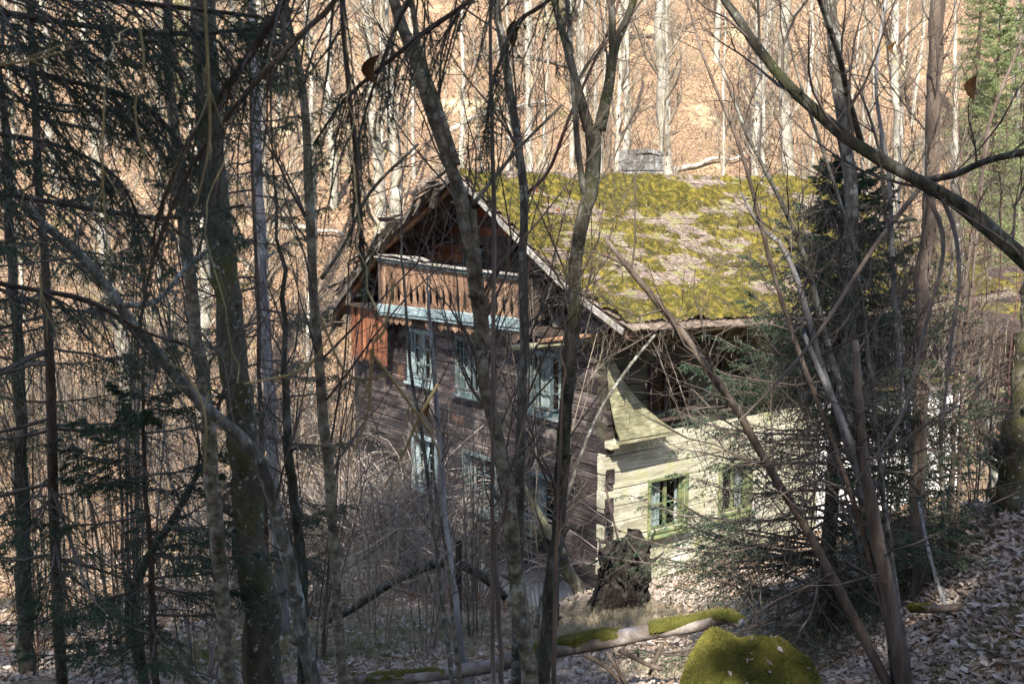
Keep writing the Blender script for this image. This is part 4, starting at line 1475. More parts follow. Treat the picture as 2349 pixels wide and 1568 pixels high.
# unseen spruces added on the slope behind the viewpoint to shade the foreground
big = spruce_parts(650, 23, .28, 3.4, .55, 8, .10, .35, 12, 10, .12, .026, twl=.40, shape=.55, nt2=4)
first = None
SHADE = [(-3.4, -5.5, 1.02, 0), (-6.0, -4.6, 1.04, 1.2), (-9.4, -3.4, .9, 2.2), (-4.6, -9.0, 1.05, 4.1), (-12.2, -1.5, .7, 1.9)]
for k in (0, 2, 3, 4, 5, 6, 7, 8, 9):
    SHADE.append((-1.8 + 1.5 * k, -4.4 - .5 * (k % 2), .62 + .05 * (k % 3), k * 1.7))
for (x, y, s, rz) in SHADE:
    lab = 'unseen tall spruce added behind the viewpoint to shade the foreground'
    if first is None:
        first = spruce('shade_spruce', lab, (x, y, gz(x, y)), big, 'needle_dark', 'spruces behind the viewpoint', rz, s)
    else:
        t = copy_tree(first)
        t.location = (x, y, gz(x, y))
        t.rotation_euler = (0, 0, rz)
        t.scale = (s, s, s)
        tag(t, lab, 'tree', 'spruces behind the viewpoint')

# ------------------------------------------------------------------ foreground trunks, photo pixel paths from the top down (x, y, half width)
bare_tree('mossy_tree', 'thick lichen spotted mossy trunk in the left foreground', 'tree', 'bark_lichen',
          [(470, -20, 26), (490, 300, 28), (520, 600, 30), (545, 900, 33), (562, 1150, 37), (590, 1400, 40), (603, 1568, 44)], 8.6, 1, N=44, K=16, n1=9, rough=.12)
bare_tree('slim_tree', 'slim dark trunk just left of the thick mossy trunk', 'tree', 'bark_smooth',
          [(385, -20, 11), (400, 260, 12), (432, 500, 14), (455, 700, 15), (476, 900, 16), (492, 1150, 17), (515, 1400, 17), (530, 1568, 18)], 7.6, 2, n1=10)
bare_tree('leaning_tree', 'long stem leaning in from the left edge and bending down past the mossy trunk', 'tree', 'bark_grey',
          [(-60, 350, 8), (10, 410, 9), (100, 510, 10), (200, 590, 11), (330, 760, 12), (450, 900, 13), (560, 1000, 14), (612, 1070, 15), (650, 1220, 16), (690, 1400, 17), (728, 1568, 18)], (6.4, 7.4), 3, n1=9, top=1.5,
          limbs=[([(285, 700, 7), (360, 690, 6), (430, 610, 5), (500, 560, 4)],)])
bare_tree('slim_tree', 'smooth dark stem between the mossy trunk and the house', 'tree', 'bark_smooth',
          [(640, -20, 8), (690, 180, 9), (708, 430, 10), (735, 800, 11), (758, 1100, 12), (773, 1350, 12), (788, 1568, 13)], 7.0, 4, n1=11,
          limbs=[([(737, 640, 5), (790, 560, 4), (850, 440, 4), (960, 330, 3)],)])
bare_tree('slim_tree', 'yellow barked tree rising in front of the balcony and bending left at the top', 'tree', 'bark_smooth',
          [(900, -20, 12), (975, 170, 14), (1040, 370, 15), (1072, 470, 15), (1110, 680, 15), (1132, 880, 15), (1160, 1040, 16), (1183, 1220, 18), (1192, 1400, 18), (1216, 1568, 19)], 7.4, 5, N=40, n1=11,
          limbs=[([(1085, 470, 6), (1140, 400, 5), (1200, 330, 4), (1290, 240, 3)],), ([(1050, 380, 9), (1005, 240, 8), (965, 120, 7), (940, -30, 6)],), ([(1120, 800, 10), (1098, 620, 9), (1085, 480, 8)],)])
bare_tree('slim_tree', 'straight grey stem right of the yellow barked tree, crossing the balcony end', 'tree', 'bark_grey',
          [(1138, -20, 8), (1160, 150, 9), (1185, 330, 10), (1200, 450, 10), (1197, 700, 11), (1200, 900, 11), (1192, 1200, 12), (1185, 1568, 12)], 8.0, 6, n1=9,
          limbs=[([(1203, 450, 5), (1260, 390, 4), (1310, 260, 4), (1400, 60, 3), (1430, -30, 3)], None, 'twig_red')])
bare_tree('forked_tree', 'dark mossy trunk forking into a Y in front of the roof', 'tree', 'bark_moss',
          [(1362, 290, 20), (1362, 360, 18), (1352, 440, 17), (1322, 580, 15.5), (1320, 750, 15.5), (1302, 950, 16), (1286, 1150, 16.5), (1268, 1350, 18), (1250, 1568, 21)], 7.8, 7, N=44, K=14, top=0, n1=8, rough=.2,
          limbs=[([(1352, 300, 14), (1325, 200, 10), (1295, 90, 8.5), (1262, -30, 7)], None, 'bark_moss'), ([(1375, 300, 15), (1397, 200, 12), (1410, 110, 11), (1440, 40, 9), (1465, -30, 8)], None, 'bark_moss'),
                 ([(1405, 140, 8), (1405, 60, 8), (1402, -30, 7)],), ([(1340, 445, 8), (1325, 330, 7), (1312, 150, 6), (1300, -30, 5)], None, 'bark_grey')])
bare_tree('sapling', 'thin brown rod running the full height beside the yellow barked tree', 'sapling', 'bark_brown',
          [(1125, -20, 4), (1127, 300, 4.5), (1131, 500, 5), (1127, 900, 5), (1126, 1250, 5), (1128, 1568, 6)], 6.6, 8, K=6, n1=5, l1=(.3, .8), group='thin rods in front of the gable')
bare_tree('sapling', 'reddish crooked rod at the foot of the yellow barked tree', 'sapling', 'bark_brown',
          [(1165, 1120, 5), (1158, 1180, 5.5), (1135, 1240, 6), (1145, 1380, 6), (1150, 1568, 7)], 6.9, 9, K=7, n1=2, l1=(.3, .6), top=0, group='thin rods in front of the gable')
bare_tree('sapling', 'thin dark rod leaning across the bramble thicket', 'sapling', 'bark_grey',
          [(925, 620, 3), (940, 850, 4), (970, 1020, 4.5), (1000, 1300, 5), (1035, 1568, 6)], 7.8, 10, K=6, n1=5, l1=(.3, .8), top=.6, group='thin rods in front of the gable')
bare_tree('sapling', 'grey sapling with mossy foot left of the wooden stake', 'sapling', 'bark_white',
          [(985, 700, 4), (1005, 950, 6), (1018, 1180, 9), (1042, 1400, 12), (1062, 1568, 15)], 9.4, 11, K=8, n1=4, l1=(.3, .9), top=0.3, group='thin rods in front of the gable')
bare_tree('sapling', 'straight brown rod rising in front of the forked tree foot', 'sapling', 'bark_brown',
          [(1290, 900, 3), (1280, 1150, 4), (1272, 1350, 5), (1268, 1568, 6)], 7.0, 12, K=6, n1=3, l1=(.2, .6), top=.8, group='thin rods in front of the gable')
bare_tree('sapling', 'thin rod left of the yellow barked tree near the bottom edge', 'sapling', 'bark_smooth',
          [(1000, 1130, 3), (1030, 1330, 4), (1055, 1568, 5)], 8.4, 13, K=6, n1=3, l1=(.2, .6), top=.8, group='thin rods in front of the gable')
bare_tree('slim_tree', 'pale stem with dark side in the gap behind the mossy trunk', 'tree', 'bark_white',
          [(582, 100, 9), (590, 300, 11), (598, 500, 12), (605, 700, 13), (618, 900, 13), (632, 1150, 13), (642, 1300, 14)], 14, 14, n1=8)
bare_tree('slim_tree', 'short mossy green stem right of the mossy trunk', 'tree', 'bark_moss',
          [(650, 820, 7), (655, 950, 10), (662, 1150, 12), (680, 1330, 14), (695, 1500, 15)], 9.2, 15, n1=4, top=1.5, rough=.2)
bare_tree('slim_tree', 'dark mossy trunk lit on its left side near the left edge', 'tree', 'bark_moss',
          [(20, 500, 10), (35, 800, 12), (42, 1050, 14), (50, 1300, 17), (60, 1568, 20)], 9.8, 16, n1=7, rough=.2)
bare_tree('slim_tree', 'leaning mossy limb crossing the lower left foreground', 'tree', 'bark_moss',
          [(470, 1050, 5), (400, 1180, 8), (330, 1290, 10), (300, 1400, 12), (330, 1568, 14)], 9.0, 17, n1=4, top=.8, rough=.15)
# right-hand side
bare_tree('slim_tree', 'pale grey lichened trunk in front of the spruce', 'tree', 'bark_grey',
          [(1902, -20, 14), (1915, 200, 15), (1940, 380, 15), (1955, 560, 15), (1962, 760, 15), (1975, 950, 16), (1988, 1150, 17), (2015, 1350, 19)], 10.0, 18, n1=8)
bare_tree('slim_tree', 'straight dark brown trunk at right reaching the mossy root', 'tree', 'bark_brown',
          [(2148, -20, 15), (2140, 300, 15), (2128, 520, 15), (2115, 700, 16), (2110, 1000, 17), (2112, 1250, 18), (2118, 1385, 22)], 9.6, 19, N=38, n1=8, rough=.16)
bare_tree('big_limb_tree', 'long dark mossy limb sweeping diagonally across the upper right', 'tree', 'bark_moss',
          [(1650, -20, 8), (1740, 110, 10), (1830, 220, 11.5), (1960, 330, 13), (2100, 410, 15), (2200, 465, 16), (2290, 545, 17), (2370, 625, 19), (2500, 800, 22), (2600, 1000, 25)], (5.6, 4.8), 20, N=40, K=12, top=1.0, n1=7, l1=(.5, 1.1), rough=.22,
          limbs=[([(2110, 415, 8), (2190, 400, 8), (2260, 370, 8), (2360, 345, 9)],), ([(1978, 335, 8), (1945, 220, 7), (1925, 130, 7), (1870, -30, 6)], None, 'bark_grey'),
                 ([(2115, 425, 6), (2010, 560, 5), (1920, 700, 5), (1850, 800, 4), (1760, 900, 3), (1650, 1010, 2)], None, 'twig'), ([(2120, 430, 5), (2165, 560, 5), (2120, 760, 4), (2070, 950, 4), (1960, 1110, 3)], None, 'twig'),
                 ([(2150, 430, 5), (2190, 530, 5), (2200, 650, 4), (2180, 800, 4), (2160, 1000, 3)], None, 'twig')])

def clump(name, label, base_px, depth, stems, mat, seed, n1=5, l1=(.7, 2.0), catkin=0, top=0):
    g = rng_(seed)
    b = at(base_px[0], base_px[1], depth)
    b[2] = gz(b[0], b[1])
    t = empty(name, b)
    tag(t, label, 'shrub')
    tw = MB()
    for k, (pts, m) in enumerate(stems):
        P, R = px_path(pts, depth + .02 * k, 26)
        R = R * .8
        P = P + np.cumsum(g.normal(size=P.shape), 0) * R[:, None] * .12
        e = P[-1] + nrm(P[-1] - P[-3]) * .4
        e[2] = min(gz(e[0], e[1]) - .1, e[2])
        P, R = np.vstack([P, e]), np.append(R, R[-1] * 1.1)
        V, F = tubes(P, R, 9, cap=True, rough=.14, seed=seed + k)
        mesh('stem', V, F, M[m or mat], t, b)
        sets = twig_set(g, P[None, ::-1], R[None, ::-1], n1 * 2, l1, 5, 3, ang=1.0, up=.10, t0=.30, rmax=.008, wig=.2)
        add_sets(tw, sets)
        if catkin:
            C = sets[-1][0]
            s = C[g.choice(len(C), min(catkin, len(C)), replace=False), -1]
            ln = g.uniform(.03, .055, len(s))[:, None]
            q4 = np.stack([s - np.array([0, 0, f]) * ln for f in (0, .33, .66, 1)], 1)
            tw.add(*tubes(q4, np.broadcast_to(np.array([.002, .0045, .0045, .002]), (len(s), 4)), 4))
    tag(tw.build('twigs', M['twig'], t, b), kind='stuff')
    return t
clump('hazel_clump', 'brown multi stemmed hazel leaning left from the lower right foreground', (2070, 1568), 7.6,
      [([(1390, 550, 6), (1470, 650, 9), (1560, 760, 11), (1640, 870, 11), (1700, 950, 12), (1765, 1060, 12), (1850, 1200, 13), (1920, 1340, 14), (1985, 1470, 15), (2035, 1568, 16)], 'bark_brown'),
       ([(1960, 780, 10), (1975, 1000, 14), (2000, 1180, 19), (2040, 1380, 23), (2075, 1568, 27)], 'bark_brown'),
       ([(1845, 765, 6), (1900, 890, 9), (1955, 1020, 10), (2005, 1200, 11), (2045, 1400, 12), (2060, 1568, 13)], 'bark_white'),
       ([(1650, 140, 3), (1710, 300, 5), (1775, 430, 6), (1850, 600, 7), (1890, 760, 8), (1950, 960, 9), (2000, 1150, 9), (2030, 1350, 10), (2050, 1568, 11)], 'bark_grey'),
       ([(1570, -20, 3), (1620, 150, 4), (1690, 320, 5), (1735, 480, 6), (1780, 650, 6), (1850, 860, 7), (1940, 1100, 8), (2010, 1350, 9), (2065, 1568, 10)], 'bark_brown'),
       ([(1780, -20, 3), (1830, 180, 4), (1880, 330, 5), (1950, 560, 5), (1985, 800, 6), (2010, 1050, 7), (2040, 1300, 8), (2080, 1568, 9)], 'bark_grey'),
       ([(1700, 440, 3), (1745, 520, 6), (1800, 570, 7), (1850, 700, 8), (1885, 830, 8), (1940, 990, 9), (1990, 1150, 9), (2040, 1380, 10), (2070, 1568, 11)], 'bark_white')],
      'bark_brown', 701, n1=8, catkin=90)
clump('hazel_clump', 'slender grey hazel rods between the right trunks', (2160, 1400), 9.9,
      [([(2035, -20, 4), (2010, 200, 5), (2040, 400, 6), (2050, 600, 7), (2070, 850, 7), (2100, 1100, 8), (2140, 1385, 9)], 'bark_white'),
       ([(2020, 300, 4), (2030, 480, 5), (2060, 700, 6), (2085, 950, 6), (2120, 1200, 7), (2150, 1390, 8)], 'bark_grey'),
       ([(2190, 550, 4), (2165, 800, 5), (2160, 1000, 6), (2165, 1200, 6), (2160, 1390, 7)], 'bark_grey'),
       ([(2270, 300, 4), (2225, 560, 5), (2190, 850, 6), (2180, 1100, 6), (2172, 1390, 7)], 'bark_brown'),
       ([(2349, 80, 4), (2270, 280, 5), (2250, 420, 5), (2230, 640, 5), (2205, 900, 6), (2185, 1390, 7)], 'bark_brown')],
      'bark_grey', 702, n1=9, catkin=40)
bare_tree('slim_tree', 'grey stem with a broken fork in front of the shed', 'tree', 'bark_grey',
          [(2195, 560, 9), (2215, 700, 11), (2240, 860, 12), (2275, 1000, 13), (2288, 1120, 13), (2290, 1230, 14)], 13.0, 21, n1=6, top=1.2)
bare_tree('slim_tree', 'dark crooked stem on the leaf bank at right', 'tree', 'bark_moss',
          [(2349, 920, 6), (2335, 1000, 8), (2300, 1100, 9), (2265, 1180, 9), (2250, 1260, 9), (2238, 1335, 10)], 11.0, 22, n1=6, top=1.2)
bare_tree('thick_tree', 'thick grey trunk cut by the right edge of the picture', 'tree', 'bark_lichen',
          [(2420, 500, 32), (2385, 800, 34), (2355, 1050, 35), (2340, 1200, 38), (2338, 1330, 42)], 10.5, 23, K=16, n1=4, rough=.1)

# fine bare bushes standing between the viewpoint and the house
def veil():
    protos = []
    for v in range(4):
        gg = rng_(760 + v)
        t = empty('bare_bush', (0, -200, 0))
        ns = (9, 7, 11, 8)[v]
        P = np.zeros((ns, 9, 3))
        az, sp = gg.uniform(0, 6.28, ns), gg.uniform(.08, .42, ns)
        hh = gg.uniform(2.6, 5.4, ns)
        for k, u in enumerate(np.linspace(0, 1, 9)):
            P[:, k] = np.column_stack([np.cos(az) * (.12 + sp * hh * u ** 1.4), np.sin(az) * (.12 + sp * hh * u ** 1.4), -.15 + hh * u])
        P[:, 1:] += np.cumsum(gg.normal(size=(ns, 8, 3)) * .03, 1)
        R = (.0085 * gg.uniform(.6, 1.5, ns))[:, None] * np.linspace(1, .3, 9)
        mb = MB()
        mb.add(*tubes(P, R, 5))
        add_sets(mb, twig_set(gg, P, R, 8, (.5, 1.6), 5, 3, ang=.85, up=.08, t0=.15, rs=.7, rmax=.006, wig=.2))
        tag(mb.build('stems', M[('twig', 'twig_pale', 'bramble', 'twig_red')[v]], t), kind='stuff')
        protos.append(t)
    spots = [(690, 11.5, 0, 'fine bare bush left of the bramble thicket'), (850, 13, 1, 'pale fine bush in front of the red boards at the left gable end'), (960, 12, 2, 'grey fine bush in front of the left gable windows'),
             (1080, 14, 0, 'fine dark bush in front of the middle of the gable'), (1240, 12.5, 1, 'pale fine bush in front of the right gable windows'),
             (1780, 10.5, 2, 'grey fine bush left of the spruce trunk'), (2030, 11.5, 1, 'pale fine bush behind the hazel stems'), (2180, 11, 0, 'fine dark bush right of the brown trunk'),
             (2290, 12, 3, 'reddish fine bush on the leaf bank at the right edge'), (560, 12, 1, 'pale fine bush behind the thick mossy trunk'), (420, 10.5, 2, 'grey fine bush left of the slim dark trunk'), (270, 11.5, 0, 'fine dark bush among the left spruces'),
             (120, 13, 1, 'pale fine bush behind the left edge spruce'), (20, 11, 3, 'reddish fine bush at the left edge')]
    used = set()
    gg = rng_(790)
    for (px, dd, v, lab) in spots:
        t = copy_tree(protos[v]) if v in used else protos[v]
        used.add(v)
        x = (px - 1174.5) / FPX * dd
        t.location = (x, dd, gz(x, dd))
        t.rotation_euler = (0, 0, gg.uniform(0, 6.28))
        s = gg.uniform(.85, 1.2)
        t.scale = (s, s, s)
        tag(t, lab, 'shrub', 'fine bare bushes before the house')
veil()

# ------------------------------------------------------------------ near spruce with hanging boughs at the upper left
def near_spruce():
    g = rng_(800)
    base = np.array([-3.3, 2.4, gz(-3.3, 2.4)])
    t = empty('near_spruce', base)
    tag(t, 'near spruce whose dark hanging boughs fill the upper left corner', 'tree')
    z = np.linspace(-.3, 15, 16)
    P = np.column_stack([np.zeros(16), np.zeros(16), z]) + base
    mesh('trunk', *tubes(P, .19 * (1 - z / 16.5) ** .8 + .01, 10, rough=.1), M['bark_spruce'], t, base)
    boughs = [([(-250, 10, 9), (0, 30, 8), (200, 60, 7), (420, 78, 6), (650, 60, 4)], 3.4, 18, 30, 1),
              ([(-250, -40, 8), (100, -20, 7), (350, 10, 6), (600, 40, 4)], 3.0, 14, 26, 1),
              ([(-250, 110, 8), (0, 150, 7), (150, 185, 6), (330, 240, 5), (470, 400, 3)], 3.6, 18, 30, 1),
              ([(-250, 260, 7), (-50, 300, 6), (120, 330, 5), (260, 400, 4), (330, 520, 2.5)], 3.9, 14, 28, 1),
              ([(-250, 410, 7), (-20, 440, 6), (160, 470, 6), (380, 500, 5), (560, 470, 3)], 4.6, 14, 26, 1),
              ([(-250, 600, 7), (0, 650, 6), (200, 690, 6), (330, 760, 4), (430, 790, 2.5)], 4.8, 14, 26, 1),
              ([(700, -160, 9), (650, 0, 9), (590, 100, 8.5), (500, 230, 7.5), (430, 330, 6), (370, 470, 4), (350, 560, 2.5)], 2.9, 8, 12, .6),
              ([(850, -160, 7), (770, 0, 7), (690, 80, 6.5), (560, 220, 6), (430, 400, 5), (350, 600, 4), (320, 760, 2.5)], 2.7, 7, 10, .6),
              ([(1250, -150, 7), (1080, 0, 6), (980, 70, 6), (880, 150, 5), (790, 230, 4), (720, 330, 2.5)], 3.1, 9, 14, .5),
              ([(800, -160, 6), (785, 0, 6), (800, 200, 6), (820, 400, 5), (828, 600, 3)], 3.0, 7, 10, .5),
              ([(1420, -150, 6), (1260, 0, 5), (1180, 60, 5), (1130, 200, 3), (1110, 330, 2)], 3.2, 8, 12, .45),
              ([(1000, -150, 6), (950, -20, 5), (900, 80, 4), (840, 250, 3), (800, 420, 2)], 3.4, 7, 12, .45)]
    nd = MB()
    tw = MB()
    for k, (pts, d, n1, n2, ls) in enumerate(boughs):
        Q, R = px_path(pts, d, 22)
        h = Q[0, 2] + .25
        start = np.array([base[0], base[1], h + .2 * np.linalg.norm(Q[0, :2] - base[:2])])
        Q = np.vstack([start, (start + Q[0]) / 2 + np.array([0, 0, .1]), Q])
        R = np.concatenate([[R[0] * 1.5, R[0] * 1.2], R])
        mesh('bough', *tubes(Q, R, 7, cap=True, rough=.2, seed=k), M['bark_spruce'], t, base)
        A, ra = spray(g, Q[None], R[None], int(n1 * 2.2), .36 * ls, .12, np.array([1.55]), N=5)
        A[:, :, 2] -= .12 * np.linspace(0, 1, 5)[None] ** 2
        tw.add(*tubes(A, ra, 4))
        B, rb = spray(g, A, ra, 9, .40, .0, np.linalg.norm(A[:, -1] - A[:, 0], axis=1), N=3)
        tw.add(*tubes(B, rb, 3))
        for (C, m) in ((A, n2), (B, int(n2 * .6))):
            V, F, tn = needle_geo(g, C, int(m * 1.2), .020, .0021)
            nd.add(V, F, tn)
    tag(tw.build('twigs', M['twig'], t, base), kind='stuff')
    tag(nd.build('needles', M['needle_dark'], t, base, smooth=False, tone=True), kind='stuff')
    # pale dead twigs hanging close to the eye
    dead = [([(905, 640, 3), (880, 760, 5), (850, 800, 5), (900, 870, 6), (985, 990, 5), (1010, 1050, 3)], 2.1), ([(852, 800, 5), (850, 880, 5), (840, 960, 4), (800, 1060, 2)], 2.1),
            ([(1005, 880, 5), (960, 960, 5), (930, 1030, 4), (880, 1120, 2.5)], 2.15), ([(740, 740, 4), (790, 850, 4), (850, 870, 4), (905, 850, 2.5)], 2.2),
            ([(560, 880, 3), (690, 850, 4), (750, 780, 3), (770, 720, 2)], 2.3), ([(470, 1080, 3), (470, 950, 4), (430, 860, 3), (380, 830, 2)], 2.4),
            ([(90, 620, 3), (100, 700, 4), (130, 760, 2)], 2.2), ([(240, 200, 3), (235, 400, 4), (245, 560, 3), (240, 640, 2)], 2.0), ([(470, 0, 4), (478, 180, 5), (480, 330, 4), (450, 470, 2)], 2.1),
            ([(320, 60, 4), (330, 150, 4), (310, 260, 3), (345, 420, 2)], 2.0), ([(0, 150, 5), (60, 140, 4), (110, 130, 2)], 1.8)]
    mbd = MB()
    up = np.array([0, 0, 1.0])
    for k, (pts, d) in enumerate(dead):
        Q, R = px_path(pts, d, 16)
        R = R * .7
        mbd.add(*tubes(Q, R, 6, rough=.15, seed=k))
        A, ra = sprout(g, Q[None], R[None], 5, (.05, .16), .7, 5, .2, 1, -.05, .16, .6, .002)
        mbd.add(*tubes(A, ra, 4))
    # the long dry twig that carries them, from the bough above
    for pts, d in (([(780, 0, 5), (812, 330, 5), (826, 590, 5), (880, 720, 5), (905, 640, 3)], (3.0, 2.1)), ([(560, 220, 4), (480, 500, 4), (560, 880, 3)], (2.7, 2.3)), ([(0, 30, 4), (40, 320, 4), (90, 620, 3)], (3.4, 2.2)),
                   ([(330, 20, 4), (260, 100, 4), (240, 200, 3)], (3.2, 2.0))):
        Q, R = px_path(pts, d, 18)
        mbd.add(*tubes(Q + g.normal(size=Q.shape) * .008, R * .35, 5))
    tag(mbd.build('dead_twigs', M['twig_yellow'], t, base), 'pale dead twigs hanging close to the viewer', kind='stuff')
near_spruce()

def dead_leaf(label, px, py, d, w, h, ang, curl, seed):
    g = rng_(seed)
    c = at(px, py, d)
    W, H = psize(w, d), psize(h, d)
    n = 9
    v = np.linspace(0, 1, n)
    half = np.sin(np.pi * v ** .75) * .5 * W
    V = []
    for i in range(n):
        for u in (-1, -.5, 0, .5, 1):
            x, zz = u * half[i], -v[i] * H
            y = curl * (abs(u) * half[i]) + .25 * H * math.sin(v[i] * 3.0) * curl + g.normal() * .002
            V.append((x * math.cos(ang) - y * math.sin(ang), x * math.sin(ang) + y * math.cos(ang), zz))
    V = np.array(V)
    o = mesh('dead_leaf', V, grid_faces(n, 5), M['leaf_dark'])
    o.location = c
    mod = o.modifiers.new('thickness', 'SOLIDIFY')
    mod.thickness = .0008
    st = mesh('stalk', *tubes(np.array([[(0, 0, .03), (0.002, 0, .01), (0, 0, -.01)]]), np.full((1, 3), .0012), 5), M['twig_red'], o)
    tag(o, label, 'leaf', 'dead leaves still hanging')
dead_leaf('brown dead leaf hanging near the right edge', 2240, 172, 4.2, 34, 56, .4, .6, 1)
dead_leaf('dark curled dead leaf hanging on the bough above the gable', 868, 125, 3.0, 40, 70, 1.0, .9, 2)
dead_leaf('small brown dead leaf at the upper right between thin twigs', 2055, 95, 4.5, 20, 30, .9, .8, 3)
dead_leaf('black curled dead leaf hanging near the top centre', 1180, 45, 3.2, 26, 60, .2, .9, 4)
dead_leaf('reddish dead leaf dangling in front of the thicket', 985, 925, 5.0, 16, 40, .7, .8, 5)

# ------------------------------------------------------------------ ground pieces
def root_plate():
    b = ghit(1420, 1392, 10, 18.5)
    t = empty('uprooted_stump', b)
    tag(t, 'dark torn out tree stump with ragged roots in front of the house corner', 'stump')
    g = rng_(901)
    n, m = 110, 64
    th, ph = np.meshgrid(np.linspace(0, 2 * math.pi, n, endpoint=False), np.linspace(0.0, 1, m))
    rad = .36 * np.interp(ph, [0, .12, .35, .6, .85, .96, 1], [1.35, 1.05, .95, .88, .8, .5, .02])
    q = np.stack([np.cos(th), np.sin(th), ph * 2.2], -1)
    lump = fbm(q, 1.4, 4, 3)
    ridg = 1 - np.abs(2 * fbm(q * np.array([2.4, 2.4, .45]), 2.2, 7, 4) - 1)
    rad = rad * (.5 + .85 * lump + .95 * (ridg - .62))
    snag = np.clip(fbm(np.stack([np.cos(th) * 1.7, np.sin(th) * 1.7, 0 * th], -1), 1.6, 12, 3) - .38, 0, 1)
    h = 1.0 * ph * (.72 + 1.5 * snag + .10 * np.sin(th + .4)) - .35 * np.clip(ph - .9, 0, 1) * 3
    V = np.stack([np.cos(th) * rad + .10 * ph, np.sin(th) * rad * .8, h - .08], -1)
    idx = np.arange(n * m).reshape(m, n)
    F = np.stack([idx[:-1], np.roll(idx[:-1], -1, 1), np.roll(idx[1:], -1, 1), idx[1:]], -1).reshape(-1, 4)
    mesh('stump_body', V.reshape(-1, 3) + g.normal(size=(n * m, 3)) * .005, F, M['root'], t)
    for k in range(46):
        a = g.uniform(0, 6.28)
        z = g.uniform(.1, .95)
        s = np.array([math.cos(a) * .22 + .08 * z, math.sin(a) * .18, z])
        d = nrm(np.array([math.cos(a), math.sin(a), g.normal() * .7 + (.5 if z > .7 else -.1)]))
        L = g.uniform(.18, .5)
        pts = [s]
        for j in range(5):
            d = nrm(d + g.normal(size=3) * .35)
            pts.append(pts[-1] + d * L / 5)
        r = g.uniform(.012, .06)
        mesh('root', *tubes(np.array(pts)[None], (r * np.linspace(1, .15, 6))[None], 6, rough=.2, seed=k), M['root'], t)
root_plate()

def fallen(name, label, cat, pts, depth, mat, seed, N=40, K=12, rough=.2, legs=(), moss=None, lift=False, mossmat='moss_ground'):
    g = rng_(seed)
    P, R = px_path(pts, depth, N)
    b = P[0].copy()
    t = empty(name, b)
    tag(t, label, cat)
    mesh('log', *tubes(P, R, K, cap=True, rough=rough, seed=seed), M[mat], t, b)
    for k, (lp, ld) in enumerate(legs):
        Q, r = px_path(lp, ld, 10)
        mesh('branch_stub', *tubes(Q, r, 6, cap=True, rough=.15, seed=k), M['bark_brown'], t, b)
    if moss:
        # cushions riding on the upper side
        T = nrm(np.gradient(P, axis=0))
        S = nrm(np.cross(T, np.array([0, 0, 1.0])))
        U = np.cross(S, T)
        U = np.where(U[:, 2:] < 0, -U, U)
        th = np.linspace(-1.35, 1.35, 15)
        ii = np.linspace(0, N - 1, N * 4)
        lo = np.minimum(ii.astype(int), N - 2)
        f = (ii - lo)[:, None]
        C, Si, Ui, Ri = [a[lo] * (1 - f) + a[lo + 1] * f for a in (P, S, U, R[:, None])]
        q = np.stack([ii[:, None] * .35 + 0 * th, 0 * ii[:, None] + th * 1.5, 0 * ii[:, None] + 0 * th], -1)
        cov = fbm(q, .55, seed, 3) + .25 * np.cos(th)[None] - .12
        gap = np.ones(len(ii))
        for (a_, b_) in moss:
            gap *= 1 - (sstep(a_ - .01, a_ + .01, ii / N) - sstep(b_ - .01, b_ + .01, ii / N))
        thick = np.clip(.9 + 1.5 * (cov - .42), .4, 1.42) * np.where(gap < .5, .6, 1)[:, None]
        rr = Ri * thick + (fbm(q * 3, 1.0, seed + 5, 2) - .5) * .015
        V = C[:, None] + Ui[:, None] * (np.cos(th)[None, :, None] * rr[..., None]) + Si[:, None] * (np.sin(th)[None, :, None] * rr[..., None])
        mesh('moss', V.reshape(-1, 3), grid_faces(len(ii), 15), M[mossmat], t, b)['kind'] = 'stuff'
        sel = np.argwhere(thick > 1.02)
        if len(sel):
            pick = sel[g.integers(0, len(sel), 16000)]
            p = V[pick[:, 0], pick[:, 1]] + g.normal(size=(len(pick), 3)) * .006
            nn = nrm(V[pick[:, 0], pick[:, 1]] - C[pick[:, 0]])
            Vb, Fb = blades(g, p, nn, g.uniform(.006, .02, len(p)), .0016, np.array([0, 0, .1]), .6)
            o = mesh('moss_fringe', Vb, Fb, M[mossmat], t, b, attr=np.repeat(g.random(len(p)), 3))
            o['kind'] = 'stuff'
    return t
fallen('fallen_log', 'fallen log with moss along its top crossing the lower centre', 'log',
       [(815, 1560, 11), (960, 1552, 15), (1100, 1530, 17), (1300, 1484, 19), (1420, 1462, 19), (1500, 1448, 18), (1600, 1432, 17), (1660, 1416, 15), (1700, 1428, 13)], (8.9, 8.0), 'bare_wood', 31, N=60, rough=.25,
       legs=[([(1340, 1500, 5), (1390, 1530, 5), (1440, 1580, 4)], 8.0), ([(1395, 1500, 5), (1420, 1540, 5), (1450, 1590, 4)], 7.95), ([(1420, 1490, 6), (1480, 1520, 6), (1520, 1535, 4)], 7.9), ([(1520, 1475, 6), (1505, 1510, 5), (1490, 1545, 4)], 8.0)],
       moss=[(.0, .03), (.24, .44), (.68, .76)])
fallen('fallen_branch', 'arched mossy branch lying on the grass in front of the thicket', 'branch',
       [(720, 1440, 5), (800, 1400, 9), (890, 1340, 10), (960, 1305, 11), (1010, 1290, 12), (1070, 1300, 12), (1120, 1330, 11), (1160, 1370, 9)], 14.5, 'bark_moss', 32, rough=.2)
fallen('fallen_branch', 'dark mossy branch bowing down to the ground by the house foundation', 'branch',
       [(1120, 1110, 5), (1180, 1190, 9), (1230, 1215, 13), (1270, 1260, 14), (1310, 1320, 15), (1335, 1365, 15)], 16.3, 'bark_moss', 33, rough=.2)
fallen('fallen_branch', 'thin mossy branch forking beside the bowed one below the gable window', 'branch',
       [(1195, 1100, 6), (1225, 1160, 9), (1250, 1205, 11), (1290, 1270, 12)], 16.2, 'wood_green', 34, rough=.2)
